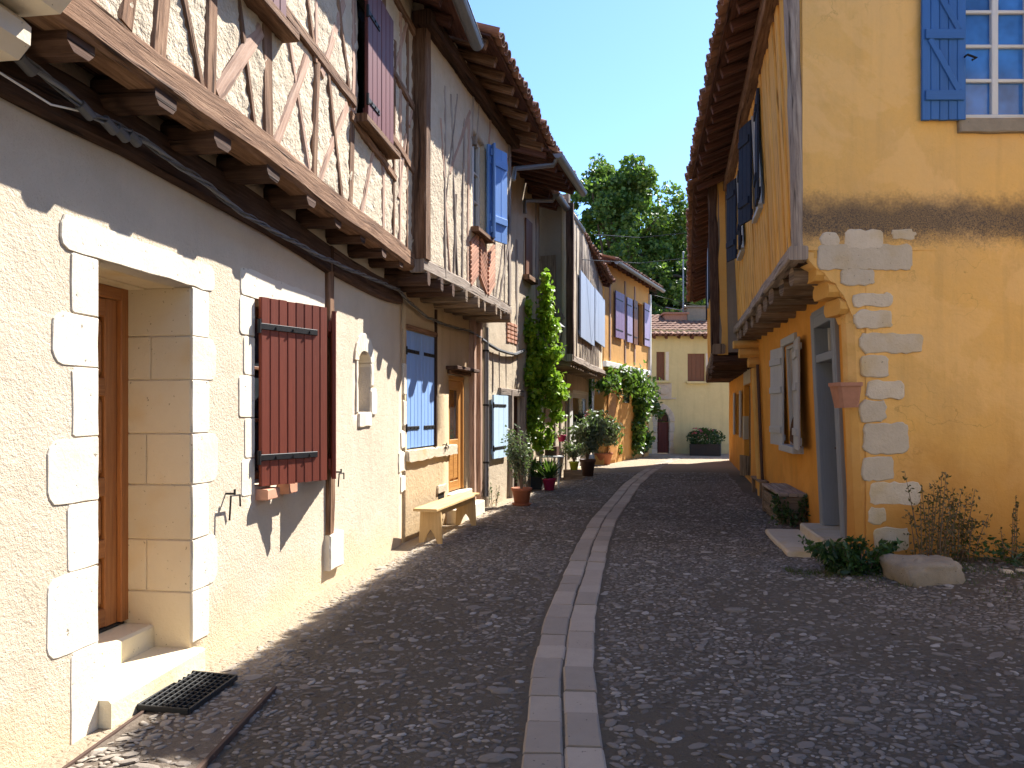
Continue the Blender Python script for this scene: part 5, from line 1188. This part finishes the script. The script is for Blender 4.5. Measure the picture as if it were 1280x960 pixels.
# ------------------------------------------------------------------ bench
bench = thing('wooden_bench', 'pale wooden plank bench with notched end boards against the left wall', 'bench', (-.8, 9.95, 0))
B0, B1 = Vector((-.93, 9.02, 0)), Vector((-.50, 10.86, 0)); bd = (B1 - B0).normalized(); bn = Vector((bd.y, -bd.x, 0))
k = MB(); k.beam(B0 - bn * .11 + Vector((0, 0, .43)), B1 - bn * .11 + Vector((0, 0, .43)), .30, .034, (0, 0, 1), .006); k.build('seat', M['bench_wood'], bench)
for o_ in (-.20, -.02): k = MB(); k.beam(B0 + bd * .22 + bn * o_ + Vector((0, 0, .375)), B1 - bd * .22 + bn * o_ + Vector((0, 0, .375)), .022, .075, (0, 0, 1), .004); k.build('apron', M['bench_wood'], bench)
for q in (B0 + bd * .2, B1 - bd * .2):
    Wb = Wall(tuple(q.xy), tuple((q - bn).xy), 1); mb = MB()
    prof = [(-.04, 0), (-.02, .41), (.24, .41), (.26, 0), (.20, 0), (.15, .12), (.11, .17), (.07, .12), (.02, 0)]
    f0 = [Wb.P(a, z, 0) for a, z in prof]; f1 = [Wb.P(a, z, .032) for a, z in prof]
    mb.grid([f0, f1], [[(i * .1, .0) for i in range(10)], [(i * .1, .03) for i in range(10)]], True)
    for ff in (f0, f1):
        for tri in ((0, 1, 8), (1, 6, 7), (1, 7, 8), (1, 2, 6), (2, 5, 6), (2, 4, 5), (2, 3, 4)): mb.face([ff[i] for i in tri], [(ff[i].z + 3, ff[i].x) for i in tri])
    mb.build('leg', M['bench_wood'], bench)
# ------------------------------------------------------------------ potted plants
def pot(base, r, h, mat, lab, plant=None, saucer=False, square=False, cat='potted plant', grp='potted plants along the left houses'):
    t_ = thing('potted_plant', lab, cat, base, grp); b = Vector(base); k = MB()
    if square: k.beam(b + Vector((0, 0, 0)), b + Vector((0, 0, h)), 2 * r, 2 * r, (.3, 1, 0), .01); k.build('pot', M[mat], t_)
    else:
        k.lathe(b, [(0, 0), (r * .68, 0), (r * .93, h * .84), (r * 1.02, h * .85), (r * 1.04, h), (r * .9, h), (r * .86, h * .9), (0, h * .9)], 22); k.build('pot', M[mat], t_, True)
        k = MB(); k.lathe(b, [(r * .855, h * .9), (0, h * .93)], 16); k.build('soil', M['soil'], t_)
    if saucer: k = MB(); k.lathe(b, [(0, .004), (r * .85, .004), (r * .98, .035), (r * .92, .04), (r * .7, .012)], 22); k.build('saucer', M[mat], t_)
    top = b + Vector((0, 0, h))
    if plant:
        kind, ph, pr, n, lm, ls = plant
        if kind == 'shrub':
            tips = []
            for i in range(11):
                a_ = random.uniform(0, 6.28); e = top + Vector((math.cos(a_) * pr * random.uniform(.2, .8), math.sin(a_) * pr * random.uniform(.2, .8), ph * random.uniform(.5, .95)))
                k = MB(); k.tube([top - Vector((0, 0, .06)), top.lerp(e, .45) + Vector((0, 0, ph * .12)), e], [.012, .008, .004], 5); k.build('stem', M['stem'], t_); tips.append(e)
            P = []
            for e in tips:
                for q in range(n // 9):
                    f = random.uniform(.3, 1.08); c = np.array(top.lerp(e, f)) + np.array([0, 0, ph * .3 * f * (1 - f)]); P.append(c + rng.normal(size=3) * np.array([pr, pr, ph * .5]) * .19)
            P = np.array(P); leaves('foliage', t_, P, ls, lm, .3, elong=1.7)
        elif kind == 'spiky':
            k = MB()
            for i in range(n):
                a_ = random.uniform(0, 6.28); el = random.uniform(.2, 1.4); L_ = ph * random.uniform(.7, 1.1)
                d = Vector((math.cos(a_) * math.cos(el), math.sin(a_) * math.cos(el), math.sin(el))); s_ = d.cross(Vector((0, 0, 1))).normalized()
                p0 = top - Vector((0, 0, .05)); p1 = p0 + d * L_ * .55; p2 = p0 + d * L_ - Vector((0, 0, L_ * .16)); w = .024
                k.face([p0 - s_ * w * .5, p0 + s_ * w * .5, p1 + s_ * w, p1 - s_ * w]); k.face([p1 - s_ * w, p1 + s_ * w, p2])
            k.build('foliage', M[lm], t_)
        elif kind == 'mound':
            P = blob(top + Vector((0, 0, ph * .35)), (pr, pr, ph * .6), n); leaves('foliage', t_, P, ls, lm, .4)
    return t_
def gp(px, py): Y = F * EYE / (py - CY); return ((px - CX) / F * Y, Y, 0)
pot(gp(652, 631.5), .175, .30, 'terracotta', 'terracotta pot with silvery olive shrub in front of the dark glazed door', ('shrub', .95, .28, 900, 'leaf_olive', .045), True)
pot(gp(686.5, 612.5), .145, .25, 'magenta', 'magenta pot with dark spiky leaves in front of the white table', ('spiky', .62, .5, 90, 'leaf_dark', .1))
pot(gp(671, 611), .13, .28, 'dark_pot', 'square black planter with green leaves left of the magenta pot', ('mound', .35, .2, 300, 'leaf_lush', .08), square=True)
pot(gp(734.5, 595), .20, .42, 'brown_pot', 'large dark brown pot with oleander shrub right of the lime green pot', ('shrub', 1.15, .5, 1500, 'leaf_olive', .085))
pot(gp(754, 580.5), .30, .36, 'terracotta', 'wide terracotta pot with the biggest leafy shrub, in full sun before the orange house', ('shrub', 1.15, .62, 1700, 'leaf_olive', .10))
pot(gp(769, 577), .17, .24, 'terra_dusty', 'small terracotta pot right beside the wide terracotta pot', ('mound', .4, .25, 260, 'leaf_lush', .1))
pot(gp(787, 572.5), .24, .28, 'terracotta', 'terracotta pot with low bright leaves under the dark hanging vine', ('mound', .5, .36, 500, 'leaf_lush', .11))
pot(gp(801, 571), .16, .2, 'terra_dusty', 'small pot with pale leaves nearest the arched doorway', ('mound', .5, .3, 300, 'leaf_olive', .1))
box = thing('wooden_crate', 'brown wooden crate on the cobbles carrying the lime green pot', 'crate', gp(716, 600.5))
bx = Vector(gp(716, 599.5)); 
for i in range(3): k = MB(); k.beam(bx + Vector((-.21, 0, .04 + i * .075)), bx + Vector((.21, 0, .04 + i * .075)), .40, .07, (0, 0, 1), .006); k.build('slat', M['old_plank'], box)
pot((bx.x + .03, bx.y, .228), .12, .2, 'lime', 'lime green pot with grey green leaves on the brown wooden crate', ('shrub', .5, .3, 420, 'leaf_olive', .06))
# white table and the things on it
tb = thing('garden_table', 'small white topped table with potted plants beside the climbing vine', 'table', (.95, 16.2, 0)); T0, T1 = at(674, 570.5, 15.9), at(700, 570.5, 16.1)
k = MB(); k.beam(T0, T1, .36, .035, (0, 0, 1), .006); k.build('table_top', M['white_enamel'], tb)
for f_, g_ in ((.08, -.14), (.92, -.14), (.08, .14), (.92, .14)): p = T0.lerp(T1, f_) + Vector((0, g_, 0)); k = MB(); k.tube([p - Vector((0, 0, .015)), (p.x, p.y, 0)], .016, 6); k.build('leg', M['white_enamel'], tb)
pot(tuple(T0.lerp(T1, .02) + Vector((0, 0, .0181))), .10, .17, 'grey_pot', 'round grey pot on the left end of the white table', ('mound', .25, .14, 150, 'leaf_lush', .06))
pot(tuple(T0.lerp(T1, .62) + Vector((0, .04, .0181))), .13, .19, 'brown_pot', 'brown pot with thin pale stems on the right of the white table', ('shrub', .35, .2, 160, 'leaf_olive', .05), square=True)
pot(tuple(at(702, 552, 17.0)), .10, .15, 'magenta', 'magenta hanging pot fixed to the post above the white table', ('mound', .15, .1, 60, 'leaf_olive', .05))
pot(tuple(at(735, 525, 19.6)), .085, .12, 'magenta', 'small magenta pot hanging beside the white door behind the shrubs', ('mound', .15, .1, 40, 'flower', .05))
tro = pot(gp(882, 568.8), .55, .42, 'dark_pot', 'dark planter of drooping flowers against the cream house wall', ('mound', .62, .72, 900, 'leaf_dark', .11), square=True)
P = blob(Vector(gp(880, 568.8)) + Vector((0, -.1, .85)), (.6, .3, .25), 45); leaves('flowers', tro, P, .1, 'flower', .5)

# ------------------------------------------------------------------ cables and wires
cb = thing('cable_bundle', 'bundle of twisted grey electric cables sagging along the beam of the cream house', 'cable', W1.P(0, 3.1, .1))
cpts = [(0, 62), (30, 75), (80, 112), (115, 143), (150, 160), (185, 178), (225, 208), (262, 233), (305, 268), (360, 298), (400, 320), (440, 338), (470, 350), (498, 362), (512, 378), (535, 397), (560, 407), (588, 414), (604, 424)]
def cab(o_, ph, amp): 
    out = []
    for i, (a, b) in enumerate(cpts):
        p_ = W1.P(*W1.sz(a, b, o_), o_) if a < 503 else W2.P(*W2.sz(a, b, o_ - .06), o_ - .06); out.append(p_)
    out = [out[0] - W1.d * 2.2 + Vector((0, 0, .15))] + out
    P_ = []
    for p_, q_ in zip(out, out[1:]):
        n = max(2, int((q_ - p_).length / .06))
        for q in range(n): c_ = p_.lerp(q_, q / n); a = c_.y; P_.append(c_ + W1.n * (amp * math.cos(a * 9 + ph)) + Vector((0, 0, amp * math.sin(a * 9 + ph))))
    return P_
for i in range(4): k = MB(); k.tube(cab(.13, i * 1.57, .007 + .004 * i), .006 if i else .009, 6); k.build('strand', M['cable'] if i % 2 else M['zinc'], cb, True)
a_, z_ = W1.sz(0, 103, .06); b_, c_ = W1.sz(118, 144, .1)
k = MB(); k.tube([W1.P(a_ - 1, z_ + .1, .06), W1.P((a_ + b_) / 2, (z_ + c_) / 2 - .02, .08), W1.P(b_, c_, .12)], .005, 5); k.build('strand', M['white_enamel'], cb)
for px, py in ((30, 75), (105, 133), (150, 162), (165, 168), (135, 152)):
    s_, z_ = W1.sz(px, py, .13); k = MB(); k.tube([W1.P(s_ - .03, z_, .13), W1.P(s_ + .05, z_ - .03, .13)], .026, 8); k.build('connector', M['cable'], cb)
cg = thing('cable_bundle', 'dark sagging cable garland across the narrow pale house above its light blue shutter', 'cable', W3.P(0, 2.8, .05))
cp = [(602, 424), (612, 431), (622, 437), (634, 441), (644, 443), (655, 438)]
k = MB(); k.tube([W3.P(*W3.sz(a, b, .06), .06) for a, b in cp], .03, 6); k.build('garland', M['cable'], cg)
for lab, pts in (('thin wire crossing the street from the narrow pale house to the right roof', [(655, 325.5, 16), (720, 324, 18), (800, 329, 21), (866, 322, 21)]), ('thin wire crossing in front of the tall tree under the right roof edge', [(742, 293, 20), (800, 297, 22), (868, 290, 21)]), ('thin wire running to the right roof in front of the cream house tree', [(814, 368, 28), (850, 377, 29), (872, 382, 27)])):
    w_ = thing('overhead_wire', lab, 'wire', at(*pts[0]), 'overhead wires'); k = MB(); k.tube([at(*p) for p in pts], .011, 5); k.build('strand', M['iron'], w_)

# ------------------------------------------------------------------ left foreground: grid mat, slab
mat_ = thing('grid_mat', 'black metal grid door mat lying below the cream stone steps', 'door mat', (-1.82, 4.25, .02))
mc = [Vector((-1.985, 4.03, .035)), Vector((-1.69, 3.97, .035)), Vector((-1.625, 4.48, .035)), Vector((-1.93, 4.56, .035))]
for i in range(4): k = MB(); k.beam(mc[i], mc[(i + 1) % 4], .016, .03, (0, 0, 1), .003); k.build('frame', M['rubber'], mat_)
for i in range(1, 11): f = i / 11; k = MB(); k.beam(mc[0].lerp(mc[3], f), mc[1].lerp(mc[2], f), .009, .022, (0, 0, 1), .002); k.build('bar', M['rubber'], mat_)
for i in range(1, 8): f = i / 8; k = MB(); k.beam(mc[0].lerp(mc[1], f) + Vector((0, 0, .004)), mc[3].lerp(mc[2], f) + Vector((0, 0, .004)), .007, .022, (0, 0, 1), .002); k.build('bar', M['rubber'], mat_)
k = MB(); k.face([p - Vector((0, 0, .014)) for p in mc]); k.build('tray', M['rubber'], mat_)
k = MB(); zs2 = .016
k.grid([[Vector((SLAB[0][0] + (SLAB[3][0] - SLAB[0][0]) * i / 20, 2.3 + 2.06 * i / 20, zs2)).lerp(Vector((SLAB[1][0] + (SLAB[2][0] - SLAB[1][0]) * i / 20, 2.3 + 2.06 * i / 20, zs2)), j / 8) + Vector((0, 0, random.uniform(-.003, .003))) for j in range(9)] for i in range(21)])
k.build('pavement_slab', M['slab'], street, True)
k = MB(); k.beam((-1.42, 2.3, .008), (-1.36, 4.36, .008), .022, .04, (0, 0, 1), .002); k.build('edging', M['rust'], street)
k = MB(); k.beam((-2.055, 2.3, .008), (-1.93, 4.2, .008), .016, .04, (0, 0, 1), .002); k.build('edging', M['rust'], street)
pb = []
# ------------------------------------------------------------------ right foreground: stone block, crate bench, wall pot, weeds
def boulder(name, lab, cat, c, sz_, rz, mat='grey_stone', n=12, jit=.12, ch=None, grp=None):
    t_ = thing(name, lab, cat, (c[0], c[1], 0), grp); k = MB(); rows = []
    q = Vector((c[0] * 3, c[1], 5))
    for i in range(n + 1):
        ph = math.pi * (i / n - .5); row = []
        for j in range(2 * n):
            th = math.pi * j / n; 
            sp = lambda v, e: math.copysign(abs(v) ** e, v)
            v = Vector((sp(math.cos(ph), .45) * sp(math.cos(th), .45), sp(math.cos(ph), .45) * sp(math.sin(th), .45), sp(math.sin(ph), .45)))
            v *= 1 + jit * noise.noise(v * 1.3 + q) + jit * .4 * noise.noise(v * 4 + q) + jit * .2 * noise.noise(v * 11 + q)
            x, y = v.x * sz_[0] / 2, v.y * sz_[1] / 2
            row.append(Vector((c[0] + x * math.cos(rz) - y * math.sin(rz), c[1] + x * math.sin(rz) + y * math.cos(rz), c[2] + v.z * sz_[2] / 2)))
        rows.append(row)
    k.grid(rows, None, True); k.build('stone', M[mat], t_, True); return t_
sbk = boulder('stone_block', 'weathered grey stone block at the foot of the yellow house corner', 'stone block', (3.80, 7.05, .08), (.56, .60, .34), .05, n=22, jit=.22)
for i, (x, y, s_) in enumerate(((4.62, 7.1, .10), (4.78, 7.15, .08), (4.95, 7.05, .09), (5.55, 7.25, .34))): boulder('loose_stone', ['pale loose stone nearest the stone block in the weeds', 'smallest pale loose stone in the weeds, middle one', 'pale loose stone right of the smallest one in the weeds', 'flat grey stone at the far right under the yellow wall'][i], 'stone', (x, y, .10), (s_, s_ * .8, s_ * .6), .4 * i, 'quoin' if i < 3 else 'grey_stone', 6, grp='loose stones under the yellow wall')
cbn = thing('stone_bench', 'mossy old box bench with plank top beside the grey framed door', 'bench', (4.3, 11.6, 0))
c0 = R1.P(R1.sY(10.7), 0, .0); c1 = R1.P(R1.sY(12.3), 0, 0)
for f_, w_ in ((.06, .14), (.94, .14)): q = c0.lerp(c1, f_); k = MB(); k.beam(q + R1.n * .04 + Vector((0, 0, .20)), q + R1.n * .40 + Vector((0, 0, .20)), .13, .40, (0, 0, 1), .015, .006); k.build('end_block', M['old_plank'], cbn)
for i in range(3): k = MB(); o_ = .08 + .13 * i; k.beam(c0 + R1.n * o_ + Vector((0, 0, .425)), c1 + R1.n * o_ + Vector((0, 0, .425)), .12, .045, (0, 0, 1), .008, .004); k.build('plank', M['timber_grey'], cbn)
for i in range(2): k = MB(); k.beam(c0 + R1.n * .38 + Vector((0, 0, .10 + .17 * i)), c1 + R1.n * .38 + Vector((0, 0, .10 + .17 * i)), .03, .16, (0, 0, 1), .008, .004); k.build('front_board', M['old_plank'], cbn)
crt = thing('wooden_planter', 'dark square wooden planter box at the far right wall', 'planter', (6.1, 19.6, 0))
for i in range(4): k = MB(); pc = Vector((5.82 + .13 * i, 18.6, 0)); k.beam(pc + Vector((0, 0, .01)), pc + Vector((0, 0, .52)), .125, .05, (0, 1, 0), .006); k.build('board', M['old_plank'], crt)
for i in range(4): k = MB(); pc = Vector((5.76, 18.7 + .13 * i, 0)); k.beam(pc + Vector((0, 0, .01)), pc + Vector((0, 0, .52)), .125, .05, (1, 0, 0), .006); k.build('board', M['old_plank'], crt)
k = MB(); k.beam((6.02, 18.92, .47), (6.02, 18.92, .5), .46, .5, (0, 1, 0), .01); k.build('soil', M['soil'], crt)
ld = thing('plank_seat', 'low broken plank seat leaning by the wall pilaster at right', 'seat', (4.75, 14.6, 0))
for i in range(2): k = MB(); k.beam((4.63 + .12 * i, 14.0, .30), (4.86 + .12 * i, 15.3, .30), .11, .035, (0, 0, 1), .006, .004); k.build('plank', M['old_plank'], ld)
for y in (14.15, 15.15): k = MB(); k.beam((4.62 + .17 * (y - 14), y, 0), (4.62 + .17 * (y - 14), y, .28), .06, .06, (1, 0, 0), .006); k.build('leg', M['old_plank'], ld)
wp = thing('wall_pot', 'half round terracotta pot fixed to the corner of the yellow house', 'wall pot', (3.47, 7.85, 1.7))
k = MB(); pc = Vector((3.46, 7.86, 1.645))
k.beam(pc, pc + Vector((-.012, 0, .255)), .19, .19, (0, -1, 0), .03, 0, 1, taper=1.35); k.build('pot', M['terra_dusty'], wp)
k = MB(); k.beam(pc + Vector((-.012, 0, .22)), pc + Vector((-.012, 0, .258)), .268, .268, (0, -1, 0), .03); k.build('rim', M['terra_dusty'], wp)
def weed(name, lab, base, h, w, n_st, n_lf, mat, ls, lean=.25, cat='weed', grp='weeds along the right wall'):
    t_ = thing(name, lab, cat, base, grp); b = Vector(base); P = []
    k = MB()
    for i in range(n_st):
        a_ = random.uniform(0, 6.28); r0 = random.uniform(0, w * .35); p0 = b + Vector((math.cos(a_) * r0, math.sin(a_) * r0 * .6, 0)); hh = h * random.uniform(.5, 1)
        p2 = p0 + Vector((math.cos(a_) * w * lean * random.uniform(.3, 1.4), math.sin(a_) * w * lean * .5, hh)); p1 = p0.lerp(p2, .5) + Vector((0, 0, hh * .06))
        kk = MB(); kk.tube([p0, p1, p2], [.006, .0045, .002], 4); kk.build('stem', M['stem'], t_)
        for q in range(n_lf // n_st): f = random.uniform(.12, 1); c = p0.lerp(p1, f * 2) if f < .5 else p1.lerp(p2, f * 2 - 1); P.append(np.array(c) + rng.normal(size=3) * np.array([.05, .05, .03]) * (1.3 - f) * (w / .4))
    leaves('foliage', t_, np.array(P), ls, mat, .2, elong=1.5); return t_
weed('leafy_weed', 'dark green bushy weed between the stone step and the stone block', (3.42, 7.48, .0), .36, .5, 22, 1200, 'leaf_dark', .055, .7)
weed('dry_weed', 'tall brown dry weed clump right of the stone block', (4.15, 7.55, .05), 1.0, .5, 16, 800, 'leaf_dry', .028, .35)
weed('dry_weed', 'second brown weed clump leaning on the yellow wall, just right of the tallest one', (4.45, 7.6, .05), .85, .45, 14, 700, 'leaf_dry', .028, .3)
weed('dry_weed', 'single thin dry stalk between the two brown weed clumps and the far right ones', (4.95, 7.55, .05), .75, .16, 4, 140, 'leaf_dry', .026, .25)
weed('dry_weed', 'thin reddish dry weed at the far right of the yellow wall', (5.35, 7.55, .05), .8, .22, 6, 170, 'leaf_dry', .026, .3)
weed('leafy_weed', 'low dark weeds spreading under the far right of the yellow wall', (5.3, 7.4, .05), .3, .9, 22, 700, 'leaf_dark', .04, .6)
weed('leafy_weed', 'ivy trailing over the near end of the mossy box bench', tuple(c0 + R1.n * .25), .46, .42, 16, 700, 'leaf_dark', .04, .4)
weed('leafy_weed', 'small weed sprouting against the left wall by the downpipe', (-.30, 12.95, 0), .5, .2, 6, 60, 'leaf_olive', .035, .3)
# grass and green ground along the right wall
n = 5200; gx = rng.uniform(2.75, 6.2, n); gy = 7.78 - np.abs(rng.normal(size=n)) * .75 * np.clip((gx - 2.4) / 1.8, .3, 1.2)
keep = np.array([noise.noise(Vector((a * 2.2, b * 2.2, 3))) > -.15 for a, b in zip(gx, gy)]); gx, gy = gx[keep], gy[keep]; n = len(gx)
gz = np.array([gh(a, b) for a, b in zip(gx, gy)])
k = MB()
for a, b, c in zip(gx, gy, gz):
    h_ = random.uniform(.015, .065); t_ = random.uniform(0, 6.28); d = Vector((math.cos(t_), math.sin(t_), 0)) * .004; p = Vector((a, b, c - .004)); tip = p + Vector((random.gauss(0, .02), random.gauss(0, .02), h_))
    k.face([p - d, p + d, tip])
g_ = k.build('grass', M['grass'], None, kind='stuff')
g_['label'] = 'sparse short grass and weeds at the foot of the yellow wall'; g_['category'] = 'grass'
